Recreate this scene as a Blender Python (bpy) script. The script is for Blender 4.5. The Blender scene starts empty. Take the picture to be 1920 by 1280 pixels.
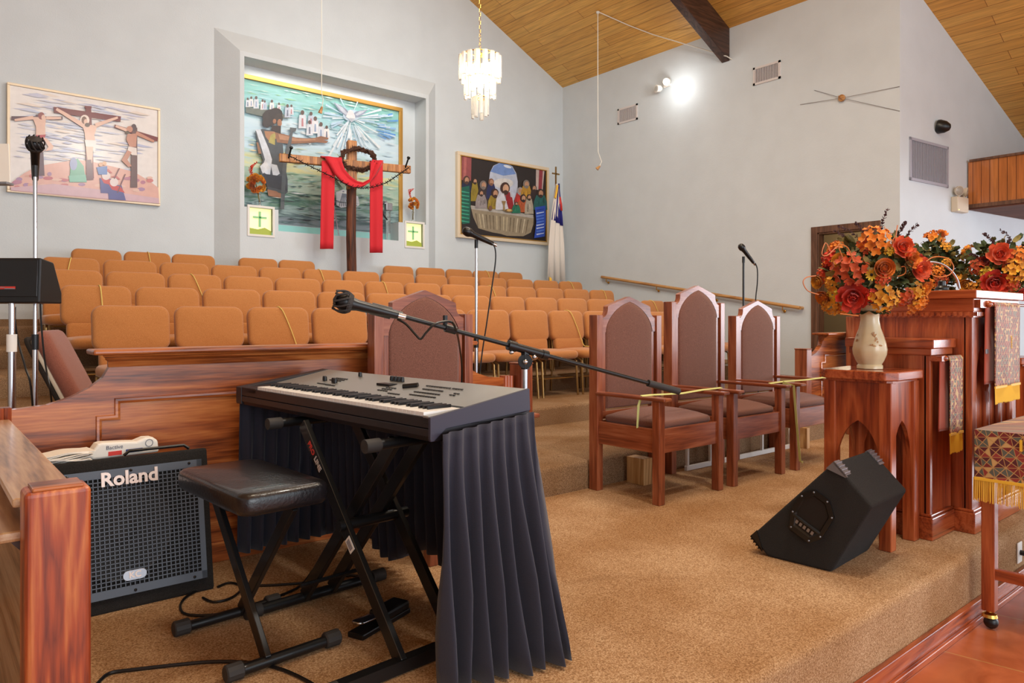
import bpy, bmesh, math, random
from mathutils import Vector as V, Matrix as M
random.seed(7)
sc = bpy.context.scene
C = sc.collection
PI = math.pi
# ---------------------------------------------------------------- camera model (1920x1280, level camera)
FPX = 1350.0; CAMZ = 1.44; HY = 600.0
A = math.radians(50.2)
FW = V((math.cos(A), math.sin(A), 0)); RT = V((math.sin(A), -math.cos(A), 0)); UP = V((0, 0, 1)); CO = V((0, 0, CAMZ))
def ray(px, py): return FW + RT*((px-960)/FPX) + UP*((HY-py)/FPX)
def atD(px, py, D): return CO + ray(px, py)*D
def onY(px, py, Y): r = ray(px, py); return CO + r*(Y/r.y)
def onX(px, py, X): r = ray(px, py); return CO + r*(X/r.x)
def onZ(px, py, Z): r = ray(px, py); return CO + r*((Z-CAMZ)/r.z)
# ---------------------------------------------------------------- levels
P1, L2, L3, L4, L5, L6, L7 = .32, .51, .676, .851, 1.026, 1.201, 1.376
YB = 9.75; XS = 9.36
def ceil_z(X): return 5.79 - .474*(X-XS) if X > 2 else 5.79-.474*(2-XS) - .474*(2-X)
# ---------------------------------------------------------------- colours and materials
def lin(c):
    return tuple(((x/255)/12.92 if x/255 <= .04045 else ((x/255+.055)/1.055)**2.4) for x in c[:3]) + (1,)
MATS = {}
def base_mat(name):
    m = bpy.data.materials.new(name); m.use_nodes = True
    return m, m.node_tree.nodes, m.node_tree.links, m.node_tree.nodes['Principled BSDF']
def mapping(n, l, scale, coord='Object'):
    t = n.new('ShaderNodeTexCoord'); mp = n.new('ShaderNodeMapping'); mp.inputs['Scale'].default_value = scale
    l.new(t.outputs[coord], mp.inputs['Vector']); return mp
def ramp(n, stops):
    r = n.new('ShaderNodeValToRGB'); e = r.color_ramp.elements
    while len(e) < len(stops): e.new(.5)
    for k, (p, c) in enumerate(stops): e[k].position = p; e[k].color = c if len(c) == 4 and max(c) <= 1.0 else lin(c)
    return r
def plain(name, col, rough=.5, metal=0, noise=0, nscale=30, bump=0, bscale=200, coat=0, spec=.5, sheen=0, trans=0, emit=None, estr=0):
    m, n, l, b = base_mat(name)
    b.inputs['Base Color'].default_value = lin(col); b.inputs['Roughness'].default_value = rough
    b.inputs['Metallic'].default_value = metal; b.inputs['Coat Weight'].default_value = coat
    b.inputs['Specular IOR Level'].default_value = spec; b.inputs['Transmission Weight'].default_value = trans
    if sheen: b.inputs['Sheen Weight'].default_value = sheen
    if emit: b.inputs['Emission Color'].default_value = lin(emit); b.inputs['Emission Strength'].default_value = estr
    mp = mapping(n, l, (1, 1, 1))
    if noise:
        t = n.new('ShaderNodeTexNoise'); t.inputs['Scale'].default_value = nscale; t.inputs['Detail'].default_value = 4
        l.new(mp.outputs[0], t.inputs['Vector'])
        r = ramp(n, [(.3, tuple(max(0, c*(1-noise)) for c in col)), (.7, tuple(min(255, c*(1+noise)) for c in col))])
        l.new(t.outputs['Fac'], r.inputs[0]); l.new(r.outputs[0], b.inputs['Base Color'])
    if bump:
        t = n.new('ShaderNodeTexNoise'); t.inputs['Scale'].default_value = bscale; t.inputs['Detail'].default_value = 3
        l.new(mp.outputs[0], t.inputs['Vector'])
        bp = n.new('ShaderNodeBump'); bp.inputs['Strength'].default_value = bump; bp.inputs['Distance'].default_value = .01
        l.new(t.outputs['Fac'], bp.inputs['Height']); l.new(bp.outputs[0], b.inputs['Normal'])
    MATS[name] = m; return m
def wood(name, dark, mid, light, axis='x', fine=90, coarse=7, rough=.35, coat=.3, warp=1.0, stretch=.06):
    m, n, l, b = base_mat(name)
    s = {'x': (stretch, 1, 1), 'y': (1, stretch, 1), 'z': (1, 1, stretch)}[axis]
    mp = mapping(n, l, s)
    t1 = n.new('ShaderNodeTexNoise'); t1.inputs['Scale'].default_value = fine; t1.inputs['Detail'].default_value = 5
    l.new(mp.outputs[0], t1.inputs['Vector'])
    s2 = {'x': (.10, 1, 1), 'y': (1, .10, 1), 'z': (1, 1, .10)}[axis]
    mp2 = mapping(n, l, s2)
    t2 = n.new('ShaderNodeTexNoise'); t2.inputs['Scale'].default_value = coarse; t2.inputs['Detail'].default_value = 3; t2.inputs['Distortion'].default_value = warp
    l.new(mp2.outputs[0], t2.inputs['Vector'])
    mu = n.new('ShaderNodeMath'); mu.operation = 'MULTIPLY'; mu.inputs[1].default_value = 9.0; l.new(t2.outputs['Fac'], mu.inputs[0])
    fr = n.new('ShaderNodeMath'); fr.operation = 'PINGPONG'; fr.inputs[1].default_value = 1.0; l.new(mu.outputs[0], fr.inputs[0])
    mx = n.new('ShaderNodeMix'); mx.data_type = 'FLOAT'; mx.inputs[0].default_value = .38
    l.new(t1.outputs['Fac'], mx.inputs[2]); l.new(fr.outputs[0], mx.inputs[3])
    r = ramp(n, [(.24, dark), (.5, mid), (.78, light)]); l.new(mx.outputs[0], r.inputs[0]); l.new(r.outputs[0], b.inputs['Base Color'])
    bp = n.new('ShaderNodeBump'); bp.inputs['Strength'].default_value = .08; bp.inputs['Distance'].default_value = .004
    l.new(mx.outputs[0], bp.inputs['Height']); l.new(bp.outputs[0], b.inputs['Normal'])
    b.inputs['Roughness'].default_value = rough; b.inputs['Coat Weight'].default_value = coat; b.inputs['Coat Roughness'].default_value = .2
    MATS[name] = m; return m
def planks(name, cols, vec_axis, width, length, rough=.5, gap=.012, coat=0):
    """boards: vec_axis 'xy' = board length runs along local y, stacked along x"""
    m, n, l, b = base_mat(name)
    t = n.new('ShaderNodeTexCoord'); sp = n.new('ShaderNodeSeparateXYZ'); cb = n.new('ShaderNodeCombineXYZ')
    l.new(t.outputs['Object'], sp.inputs[0])
    a, c = vec_axis[1], vec_axis[0]
    l.new(sp.outputs[a.upper()], cb.inputs['X']); l.new(sp.outputs[c.upper()], cb.inputs['Y'])
    br = n.new('ShaderNodeTexBrick'); br.offset = .37; br.inputs['Scale'].default_value = 1
    br.inputs['Brick Width'].default_value = length; br.inputs['Row Height'].default_value = width
    br.inputs['Mortar Size'].default_value = gap*.35; br.inputs['Mortar Smooth'].default_value = .3; br.inputs['Bias'].default_value = 0
    br.inputs['Color1'].default_value = lin(cols[1]); br.inputs['Color2'].default_value = lin(cols[2]); br.inputs['Mortar'].default_value = lin(cols[0])
    l.new(cb.outputs[0], br.inputs['Vector'])
    mp = n.new('ShaderNodeMapping'); mp.inputs['Scale'].default_value = (.35, 6, 1); l.new(cb.outputs[0], mp.inputs['Vector'])
    nz = n.new('ShaderNodeTexNoise'); nz.inputs['Scale'].default_value = 6; nz.inputs['Detail'].default_value = 6; nz.inputs['Distortion'].default_value = .6
    l.new(mp.outputs[0], nz.inputs['Vector'])
    r = ramp(n, [(.3, (165, 165, 165)), (.7, (255, 255, 255))]); l.new(nz.outputs['Fac'], r.inputs[0])
    mx = n.new('ShaderNodeMix'); mx.data_type = 'RGBA'; mx.blend_type = 'MULTIPLY'; mx.inputs[0].default_value = .55
    l.new(br.outputs['Color'], mx.inputs[6]); l.new(r.outputs[0], mx.inputs[7])
    # knots
    vo = n.new('ShaderNodeTexVoronoi'); vo.inputs['Scale'].default_value = 2.3; l.new(cb.outputs[0], vo.inputs['Vector'])
    rk = ramp(n, [(.0, (70, 38, 14)), (.04, (255, 255, 255))]); l.new(vo.outputs['Distance'], rk.inputs[0])
    mk = n.new('ShaderNodeMix'); mk.data_type = 'RGBA'; mk.blend_type = 'MULTIPLY'; mk.inputs[0].default_value = .8
    l.new(mx.outputs[2], mk.inputs[6]); l.new(rk.outputs[0], mk.inputs[7]); l.new(mk.outputs[2], b.inputs['Base Color'])
    b.inputs['Roughness'].default_value = rough; b.inputs['Coat Weight'].default_value = coat
    MATS[name] = m; return m
def carpet(name, c0, c1, c2):
    m, n, l, b = base_mat(name)
    mp = mapping(n, l, (1, 1, 1))
    t = n.new('ShaderNodeTexNoise'); t.inputs['Scale'].default_value = 170; t.inputs['Detail'].default_value = 3; t.inputs['Roughness'].default_value = .75; l.new(mp.outputs[0], t.inputs['Vector'])
    r = ramp(n, [(.32, c0), (.5, c1), (.66, c2)]); l.new(t.outputs['Fac'], r.inputs[0])
    g = n.new('ShaderNodeTexNoise'); g.inputs['Scale'].default_value = 2.2; g.inputs['Detail'].default_value = 3; l.new(mp.outputs[0], g.inputs['Vector'])
    rg = ramp(n, [(.35, (225, 212, 196)), (.65, (255, 255, 255))]); l.new(g.outputs['Fac'], rg.inputs[0])
    mx = n.new('ShaderNodeMix'); mx.data_type = 'RGBA'; mx.blend_type = 'MULTIPLY'; mx.inputs[0].default_value = 1
    l.new(r.outputs[0], mx.inputs[6]); l.new(rg.outputs[0], mx.inputs[7]); l.new(mx.outputs[2], b.inputs['Base Color'])
    bp = n.new('ShaderNodeBump'); bp.inputs['Strength'].default_value = .7; bp.inputs['Distance'].default_value = .01
    l.new(t.outputs['Fac'], bp.inputs['Height']); l.new(bp.outputs[0], b.inputs['Normal'])
    b.inputs['Roughness'].default_value = .95; b.inputs['Specular IOR Level'].default_value = .1
    MATS[name] = m; return m
def weave(name, c0, c1, scale=260, sheen=.3, bump=.35):
    m, n, l, b = base_mat(name)
    mp = mapping(n, l, (1, 1, 1))
    t = n.new('ShaderNodeTexNoise'); t.inputs['Scale'].default_value = scale; t.inputs['Detail'].default_value = 2; l.new(mp.outputs[0], t.inputs['Vector'])
    r = ramp(n, [(.3, c0), (.7, c1)]); l.new(t.outputs['Fac'], r.inputs[0]); l.new(r.outputs[0], b.inputs['Base Color'])
    bp = n.new('ShaderNodeBump'); bp.inputs['Strength'].default_value = bump; bp.inputs['Distance'].default_value = .004
    l.new(t.outputs['Fac'], bp.inputs['Height']); l.new(bp.outputs[0], b.inputs['Normal'])
    b.inputs['Roughness'].default_value = .85; b.inputs['Sheen Weight'].default_value = sheen; b.inputs['Specular IOR Level'].default_value = .2
    MATS[name] = m; return m
def mosaic(name, scale):
    """jacquard of small triangles and lozenges in wine, slate and tan with gold outlines"""
    m, n, l, b = base_mat(name)
    t = n.new('ShaderNodeTexCoord')
    def dot(v):
        d = n.new('ShaderNodeVectorMath'); d.operation = 'DOT_PRODUCT'; l.new(t.outputs['Object'], d.inputs[0]); d.inputs[1].default_value = tuple(x*scale for x in v); return d.outputs['Value']
    def ma(op, a, c=None):
        q_ = n.new('ShaderNodeMath'); q_.operation = op
        for k, x in enumerate((a, c)):
            if x is None: continue
            if isinstance(x, (int, float)): q_.inputs[k].default_value = x
            else: l.new(x, q_.inputs[k])
        return q_.outputs[0]
    u, v = dot((.78, .84, .62)), dot((-.72, -.66, .92))
    fu, fv = ma('FRACT', u), ma('FRACT', v); cu, cv = ma('FLOOR', u), ma('FLOOR', v)
    par = ma('MODULO', ma('ABSOLUTE', ma('ADD', cu, cv)), 2.0)
    d1 = ma('GREATER_THAN', fu, fv); d2 = ma('GREATER_THAN', ma('ADD', fu, fv), 1.0)
    dg = ma('ADD', ma('MULTIPLY', d1, par), ma('MULTIPLY', d2, ma('SUBTRACT', 1.0, par)))
    cb = n.new('ShaderNodeCombineXYZ'); l.new(cu, cb.inputs[0]); l.new(cv, cb.inputs[1]); l.new(dg, cb.inputs[2])
    wn = n.new('ShaderNodeTexWhiteNoise'); l.new(cb.outputs[0], wn.inputs['Vector'])
    r = ramp(n, [(0, (122, 34, 34)), (.30, (150, 52, 46)), (.48, (92, 94, 84)), (.68, (88, 26, 34)), (.88, (204, 164, 104))]); r.color_ramp.interpolation = 'CONSTANT'
    l.new(wn.outputs['Value'], r.inputs[0])
    e1 = ma('ABSOLUTE', ma('SUBTRACT', fu, fv)); e2 = ma('ABSOLUTE', ma('SUBTRACT', ma('ADD', fu, fv), 1.0))
    ed = ma('ADD', ma('MULTIPLY', e1, par), ma('MULTIPLY', e2, ma('SUBTRACT', 1.0, par)))
    mn = ma('MINIMUM', ma('MINIMUM', fu, ma('SUBTRACT', 1.0, fu)), ma('MINIMUM', fv, ma('SUBTRACT', 1.0, fv)))
    ln = ma('LESS_THAN', ma('MINIMUM', mn, ed), .05)
    mx = n.new('ShaderNodeMix'); mx.data_type = 'RGBA'; l.new(ln, mx.inputs[0]); l.new(r.outputs[0], mx.inputs[6]); mx.inputs[7].default_value = lin((190, 148, 90))
    l.new(mx.outputs[2], b.inputs['Base Color']); b.inputs['Roughness'].default_value = .6; b.inputs['Sheen Weight'].default_value = .2
    MATS[name] = m; return m
def vcol(name, rough=.5, mott=.5):
    m, n, l, b = base_mat(name)
    a = n.new('ShaderNodeVertexColor'); a.layer_name = 'Col'
    mp = mapping(n, l, (1, 1, 1)); t = n.new('ShaderNodeTexNoise'); t.inputs['Scale'].default_value = 14; t.inputs['Detail'].default_value = 5; l.new(mp.outputs[0], t.inputs['Vector'])
    r = ramp(n, [(.3, (205, 205, 205)), (.65, (255, 255, 255))]); l.new(t.outputs['Fac'], r.inputs[0])
    mx = n.new('ShaderNodeMix'); mx.data_type = 'RGBA'; mx.blend_type = 'MULTIPLY'; mx.inputs[0].default_value = mott
    l.new(a.outputs[0], mx.inputs[6]); l.new(r.outputs[0], mx.inputs[7]); l.new(mx.outputs[2], b.inputs['Base Color'])
    b.inputs['Roughness'].default_value = rough
    MATS[name] = m; return m

# ---------------------------------------------------------------- mesh helpers
def I(): return M.Identity(4)
def T(x, y, z): return M.Translation((x, y, z))
def Rz(a): return M.Rotation(a, 4, 'Z')
def Rx(a): return M.Rotation(a, 4, 'X')
def Ry(a): return M.Rotation(a, 4, 'Y')
def box(bm, x0, x1, y0, y1, z0, z1, mx=None):
    vs = [bm.verts.new(V(p) if mx is None else mx @ V(p)) for p in ((x0,y0,z0),(x1,y0,z0),(x1,y1,z0),(x0,y1,z0),(x0,y0,z1),(x1,y0,z1),(x1,y1,z1),(x0,y1,z1))]
    for f in ((0,3,2,1),(4,5,6,7),(0,1,5,4),(1,2,6,5),(2,3,7,6),(3,0,4,7)): bm.faces.new([vs[i] for i in f])
    return vs
def prism(bm, pts, y0, y1, mx=None):
    """outline in local (x,z) extruded along y"""
    a = [bm.verts.new((mx or I()) @ V((p[0], y0, p[1]))) for p in pts]; b = [bm.verts.new((mx or I()) @ V((p[0], y1, p[1]))) for p in pts]
    bm.faces.new(a); bm.faces.new(b[::-1])
    for i in range(len(pts)): j = (i+1) % len(pts); bm.faces.new((a[j], a[i], b[i], b[j]))
def hprism(bm, pts, z0, z1, mx=None):
    prism(bm, [(p[0], p[1]) for p in pts], z0, z1, (mx or I()) @ M(((1,0,0,0),(0,0,1,0),(0,1,0,0),(0,0,0,1))))
def tube(bm, path, r, seg=8, cap=True, smooth=0):
    P = [V(p) for p in path]
    if smooth:
        Q = []
        for i in range(len(P)-1):
            p0 = P[max(i-1, 0)]; p1 = P[i]; p2 = P[i+1]; p3 = P[min(i+2, len(P)-1)]
            for k in range(smooth):
                t = k/smooth
                Q.append(.5*((2*p1)+(p2-p0)*t+(2*p0-5*p1+4*p2-p3)*t*t+(3*p1-p0-3*p2+p3)*t**3))
        Q.append(P[-1]); P = Q
    rs = r if isinstance(r, (list, tuple)) else [r]*len(P)
    if len(rs) != len(P): rs = [rs[0] + (rs[-1]-rs[0])*i/(len(P)-1) for i in range(len(P))]
    rings = []; prev = None
    for i, p in enumerate(P):
        d = (P[min(i+1, len(P)-1)] - P[max(i-1, 0)])
        if d.length < 1e-9: d = V((0, 0, 1))
        d.normalize()
        if prev is None:
            u = d.cross(V((0, 0, 1))) if abs(d.z) < .9 else d.cross(V((1, 0, 0)))
        else: u = prev - d*prev.dot(d)
        u.normalize(); w = d.cross(u); prev = u
        rings.append([bm.verts.new(p + (u*math.cos(2*PI*k/seg) + w*math.sin(2*PI*k/seg))*rs[i]) for k in range(seg)])
    for i in range(len(rings)-1):
        for k in range(seg): j = (k+1) % seg; bm.faces.new((rings[i][k], rings[i][j], rings[i+1][j], rings[i+1][k]))
    if cap: bm.faces.new(rings[0][::-1]); bm.faces.new(rings[-1])
def lathe(bm, prof, mx=None, seg=20, cap=True, flute=0, nfl=6):
    mx = mx or I(); rings = []
    for r, z in prof: rings.append([bm.verts.new(mx @ V((r*(1+flute*math.cos(nfl*2*PI*k/seg))*math.cos(2*PI*k/seg), r*(1+flute*math.cos(nfl*2*PI*k/seg))*math.sin(2*PI*k/seg), z))) for k in range(seg)])
    for i in range(len(rings)-1):
        for k in range(seg): j = (k+1) % seg; bm.faces.new((rings[i][k], rings[i][j], rings[i+1][j], rings[i+1][k]))
    if cap: bm.faces.new(rings[0][::-1]); bm.faces.new(rings[-1])
def rrect(w, h, r, n=5):
    pts = []
    for cx, cy, a0 in ((w/2-r, h/2-r, 0), (-w/2+r, h/2-r, 90), (-w/2+r, -h/2+r, 180), (w/2-r, -h/2+r, 270)):
        for k in range(n+1):
            a = math.radians(a0 + 90*k/n); pts.append((cx + r*math.cos(a), cy + r*math.sin(a)))
    return pts
def pillow(bm, outline, t, e, puff, mx, both=True):
    """rounded slab: outline in local xy, thickness t along z (centred), edge radius e, domed by puff"""
    cx = sum(p[0] for p in outline)/len(outline); cy = sum(p[1] for p in outline)/len(outline)
    mw = max(abs(p[0]-cx) for p in outline); mh = max(abs(p[1]-cy) for p in outline)
    layers = []
    for k in range(4): a = PI/2*k/3; layers.append((e*(1-math.sin(a)), -t/2 + e*(1-math.cos(a))))
    for k in range(4): a = PI/2*k/3; layers.append((e*(1-math.cos(a)), t/2 - e*(1-math.sin(a))))
    rings = []
    def ring(ins, z):
        return [bm.verts.new(mx @ V((cx+(p[0]-cx)*(1-ins/mw), cy+(p[1]-cy)*(1-ins/mh), z))) for p in outline]
    for ins, z in layers: rings.append(ring(ins, z))
    top = []
    for f in (.8, .5, .2):
        top.append([bm.verts.new(mx @ V((cx+(p[0]-cx)*(1-e/mw)*f, cy+(p[1]-cy)*(1-e/mh)*f, t/2+puff*(1-f*f)))) for p in outline])
    rings += top; N = len(outline)
    for i in range(len(rings)-1):
        for k in range(N): j = (k+1) % N; bm.faces.new((rings[i][k], rings[i][j], rings[i+1][j], rings[i+1][k]))
    bm.faces.new(rings[0][::-1]); bm.faces.new(rings[-1])
def ball(bm, c, r, seg=10, rg=7, s=(1, 1, 1), mx=None):
    mm = T(*c) @ M.Diagonal((s[0], s[1], s[2], 1))
    if mx is not None: mm = mx @ mm
    lathe(bm, [(max(r*math.sin(PI*k/rg), r*.02), -r*math.cos(PI*k/rg)) for k in range(rg+1)], mm, seg)
def NB(): return bmesh.new()
def link(name, bm, mat, parent=None, smooth=False, bevel=0, kind=None, bseg=2, recalc=True):
    if recalc: bmesh.ops.recalc_face_normals(bm, faces=bm.faces)
    me = bpy.data.meshes.new(name); bm.to_mesh(me); bm.free()
    for mm in (mat if isinstance(mat, (list, tuple)) else [mat]): me.materials.append(mm if not isinstance(mm, str) else MATS[mm])
    o = bpy.data.objects.new(name, me); C.objects.link(o)
    if smooth:
        me.polygons.foreach_set('use_smooth', [True]*len(me.polygons))
        md = None
        try:
            me.set_sharp_from_angle(angle=math.radians(38 if smooth is True else smooth))
        except Exception: pass
    if bevel:
        b = o.modifiers.new('bevel', 'BEVEL'); b.width = bevel; b.segments = bseg; b.limit_method = 'ANGLE'; b.angle_limit = math.radians(40); b.harden_normals = False
    if parent is not None: o.parent = parent
    if kind: o['kind'] = kind
    return o
def thing(name, label, cat, loc=(0, 0, 0), rz=0, group=None):
    o = bpy.data.objects.new(name, None); C.objects.link(o); o.empty_display_size = .1
    o.location = loc; o.rotation_euler = (0, 0, rz); o['label'] = label; o['category'] = cat
    if group: o['group'] = group
    return o
def tag(o, label, cat, group=None):
    o['label'] = label; o['category'] = cat
    if group: o['group'] = group
    return o
def struct(name, bm, mat, **k): return link(name, bm, mat, kind='structure', **k)
def dup(root, loc=None, rz=None, label=None):
    def cp(o, par):
        c = o.copy(); C.objects.link(c); c.parent = par
        for ch in o.children: cp(ch, c)
        return c
    r = cp(root, None)
    if loc is not None: r.location = loc
    if rz is not None: r.rotation_euler = (0, 0, rz)
    if label: r['label'] = label
    return r
def text_mesh(name, body, size, mx, mat, parent, ext=.002, bold=0, sx=1, font_shear=0):
    cu = bpy.data.curves.new(name, 'FONT'); cu.body = body; cu.size = size; cu.extrude = ext; cu.offset = bold; cu.shear = font_shear
    cu.align_x = 'CENTER'; cu.align_y = 'CENTER'; cu.resolution_u = 3
    o = bpy.data.objects.new(name, cu); C.objects.link(o)
    bpy.context.view_layer.update()
    me = bpy.data.meshes.new_from_object(o.evaluated_get(bpy.context.evaluated_depsgraph_get()))
    bpy.data.objects.remove(o); me.transform(mx @ M.Diagonal((sx, 1, 1, 1))); me.materials.clear(); me.materials.append(MATS[mat])
    q = bpy.data.objects.new(name, me); C.objects.link(q)
    if parent is not None: q.parent = parent
    return q

# ---------------------------------------------------------------- material library
plain('wall_paint', (205, 213, 217), .8, noise=.012, nscale=3, bump=.12, bscale=60)
plain('trim_white', (226, 224, 218), .5)
planks('ceiling_boards', ((150, 96, 36), (236, 184, 96), (222, 164, 78)), 'xy', .17, 3.1, .5)
wood('dark_beam', (44, 26, 18), (66, 40, 28), (86, 56, 40), 'x', rough=.5, coat=.1)
carpet('carpet', (128, 94, 64), (190, 150, 110), (226, 196, 160))
carpet('carpet_choir', (96, 74, 56), (156, 126, 96), (190, 162, 132))
wood('oak_x', (96, 40, 14), (166, 86, 38), (204, 126, 66), 'x', fine=120, coarse=3.0, rough=.28, coat=.5, warp=2.2)
wood('oak_y', (122, 82, 50), (182, 136, 94), (210, 172, 132), 'y', fine=120, coarse=4, rough=.3, coat=.5, warp=1.5)
wood('worn_z', (104, 34, 12), (166, 70, 30), (206, 122, 62), 'z', fine=110, coarse=9, rough=.4, coat=.3, warp=.7)
wood('cherry_z', (122, 50, 24), (164, 76, 38), (188, 98, 54), 'z', fine=110, coarse=6, rough=.28, coat=.5)
wood('cherry_x', (122, 50, 24), (164, 76, 38), (188, 98, 54), 'x', fine=110, coarse=6, rough=.25, coat=.5)
wood('cherry_y', (122, 50, 24), (164, 76, 38), (188, 98, 54), 'y', fine=110, coarse=6, rough=.28, coat=.5)
wood('throne_z', (108, 51, 30), (146, 77, 47), (168, 102, 70), 'z', fine=110, coarse=6, rough=.3, coat=.4)
wood('throne_x', (108, 51, 30), (146, 77, 47), (168, 102, 70), 'x', fine=110, coarse=6, rough=.3, coat=.4)
wood('throne_y', (108, 51, 30), (146, 77, 47), (168, 102, 70), 'y', fine=110, coarse=6, rough=.3, coat=.4)
wood('tan_wood', (160, 112, 58), (196, 150, 92), (214, 174, 120), 'z', rough=.5)
wood('rail_wood', (150, 98, 48), (184, 132, 74), (200, 152, 92), 'y', rough=.4)
wood('cross_wood', (110, 62, 24), (176, 112, 52), (206, 146, 80), 'z', rough=.5, coat=.1)
wood('cross_bark', (34, 18, 12), (92, 48, 28), (140, 78, 44), 'z', fine=60, rough=.7, coat=0)
weave('tan_fabric', (168, 106, 54), (196, 134, 78), 320)
weave('brown_fabric', (98, 62, 52), (138, 92, 78), 300)
weave('maroon_fabric', (118, 66, 54), (158, 98, 80), 420)
plain('gold_metal', (150, 118, 70), .35, .8)
plain('brass', (212, 168, 84), .25, 1)
plain('chrome', (205, 205, 210), .18, 1)
plain('black_metal', (20, 20, 22), .4, .2, coat=.2)
plain('black_plastic', (16, 16, 18), .35)
plain('rubber', (46, 42, 40), .7)
plain('black_carpet', (34, 32, 31), .95, bump=.8, bscale=500, noise=.5, nscale=400)
plain('black_leather', (26, 23, 26), .3, bump=.15, bscale=90, coat=.3)
plain('grille_metal', (88, 93, 102), .5, .4)
plain('navy_cloth', (44, 44, 58), .9, sheen=.15, bump=.15, bscale=300)
plain('red_cloth', (206, 22, 38), .75, sheen=.2, bump=.1, bscale=300)
plain('velvet_rust', (168, 58, 26), .8, sheen=.5)
plain('gold_fringe', (244, 192, 52), .6, sheen=.2)
plain('kb_black', (34, 30, 34), .4, noise=.1)
plain('kb_side', (52, 50, 66), .5)
plain('kb_silver', (158, 158, 156), .34, .5)
plain('kb_button', (54, 54, 54), .5)
plain('key_white', (246, 245, 242), .25)
plain('key_black', (22, 22, 26), .3)
plain('cream_ceramic', (222, 204, 164), .25, noise=.06, nscale=8, coat=.4)
plain('paper_white', (240, 236, 228), .8)
plain('sticker_red', (214, 60, 50), .5)
plain('sticker_blue', (40, 60, 140), .5)
plain('sticker_yellow', (186, 190, 96), .5)
plain('ink_grey', (92, 92, 110), .6)
plain('ribbon_yellow', (222, 196, 108), .7)
plain('ribbon_green', (206, 210, 136), .6)
plain('vent_white', (214, 208, 206), .5)
plain('vent_dark', (96, 94, 104), .6)
plain('vent_grey', (168, 170, 182), .5)
plain('cord_white', (226, 224, 214), .6)
plain('beige_plastic', (206, 192, 170), .45)
plain('teal', (150, 210, 208), .3)
plain('gold_frame', (190, 146, 72), .35, .5)
plain('pale_frame', (226, 208, 180), .4, .2)
plain('flag_blue', (34, 32, 120), .8); plain('flag_white', (228, 220, 210), .8)
plain('twig', (70, 42, 28), .8, noise=.3, nscale=60)
plain('wire_dark', (38, 40, 40), .5, .6)
plain('letter_white', (226, 206, 196), .35, .2)
plain('badge_grey', (150, 150, 156), .3, .6)
plain('glass_clear', (246, 248, 246), .08, trans=.92, spec=.6)
plain('crystal', (255, 255, 252), .22, trans=.55, spec=.8)
plain('bulb', (255, 240, 205), .4, emit=(255, 232, 180), estr=60)
plain('bulb_cool', (255, 255, 255), .4, emit=(255, 250, 240), estr=30)
plain('lit_panel', (240, 238, 190), .4, emit=(244, 236, 150), estr=.55)
plain('lit_green', (150, 160, 60), .5, emit=(150, 164, 60), estr=.25)
plain('cross_green', (136, 190, 140), .5, emit=(110, 170, 110), estr=.2)
plain('dark_room', (150, 132, 104), .9)
wood('door_frame', (72, 44, 28), (98, 64, 44), (116, 80, 58), 'z', rough=.5, coat=.1)
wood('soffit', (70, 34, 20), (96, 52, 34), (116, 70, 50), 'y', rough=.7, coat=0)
plain('speaker_cone', (30, 26, 24), .7)
planks('balcony_boards', ((96, 44, 16), (204, 126, 64), (190, 110, 52)), 'yz', .10, 9, .25, coat=.5)
# flowers
for nm, c in dict(orange=(240, 126, 30), amber=(238, 152, 38), yellow=(242, 188, 52), red=(204, 56, 30), rust=(184, 74, 26), wine=(128, 26, 26), coral=(228, 88, 42)).items():
    plain('petal_'+nm, c, .7, noise=.22, nscale=26, sheen=.2)
plain('leaf_green', (62, 74, 40), .7, noise=.35, nscale=22)
plain('leaf_olive', (112, 100, 52), .7, noise=.35, nscale=22)
plain('stem_purple', (82, 52, 54), .8); plain('wire_orange', (206, 120, 62), .5); plain('flower_dark', (30, 22, 16), .9)
mosaic('mosaic_table', 28); mosaic('mosaic_cloth', 38)
# ================================================================ ROOM
XL = -6.0
bm = NB(); box(bm, XL, 19, -9, 13, -.06, 0)
# terracotta tile: square grid turned 10 degrees from the room
m, n, l, b = base_mat('tile')
mp = mapping(n, l, (1, 1, 1)); mp.inputs['Rotation'].default_value = (0, 0, math.radians(-9.5)); mp.inputs['Location'].default_value = (.12, .33, 0)
br = n.new('ShaderNodeTexBrick'); br.offset = 0; br.inputs['Scale'].default_value = 1; br.inputs['Brick Width'].default_value = .62; br.inputs['Row Height'].default_value = .62
br.inputs['Mortar Size'].default_value = .004; br.inputs['Mortar Smooth'].default_value = .2
br.inputs['Color1'].default_value = lin((196, 112, 70)); br.inputs['Color2'].default_value = lin((178, 96, 58)); br.inputs['Mortar'].default_value = lin((196, 150, 92))
l.new(mp.outputs[0], br.inputs['Vector'])
nz = n.new('ShaderNodeTexNoise'); nz.inputs['Scale'].default_value = 5; nz.inputs['Detail'].default_value = 6; nz.inputs['Distortion'].default_value = .8; l.new(mp.outputs[0], nz.inputs['Vector'])
r = ramp(n, [(.3, (190, 170, 160)), (.7, (255, 255, 255))]); l.new(nz.outputs['Fac'], r.inputs[0])
mx = n.new('ShaderNodeMix'); mx.data_type = 'RGBA'; mx.blend_type = 'MULTIPLY'; mx.inputs[0].default_value = .8
l.new(br.outputs[0], mx.inputs[6]); l.new(r.outputs[0], mx.inputs[7]); l.new(mx.outputs[2], b.inputs['Base Color']); b.inputs['Roughness'].default_value = .22
MATS['tile'] = m
struct('floor', bm, 'tile')
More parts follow.
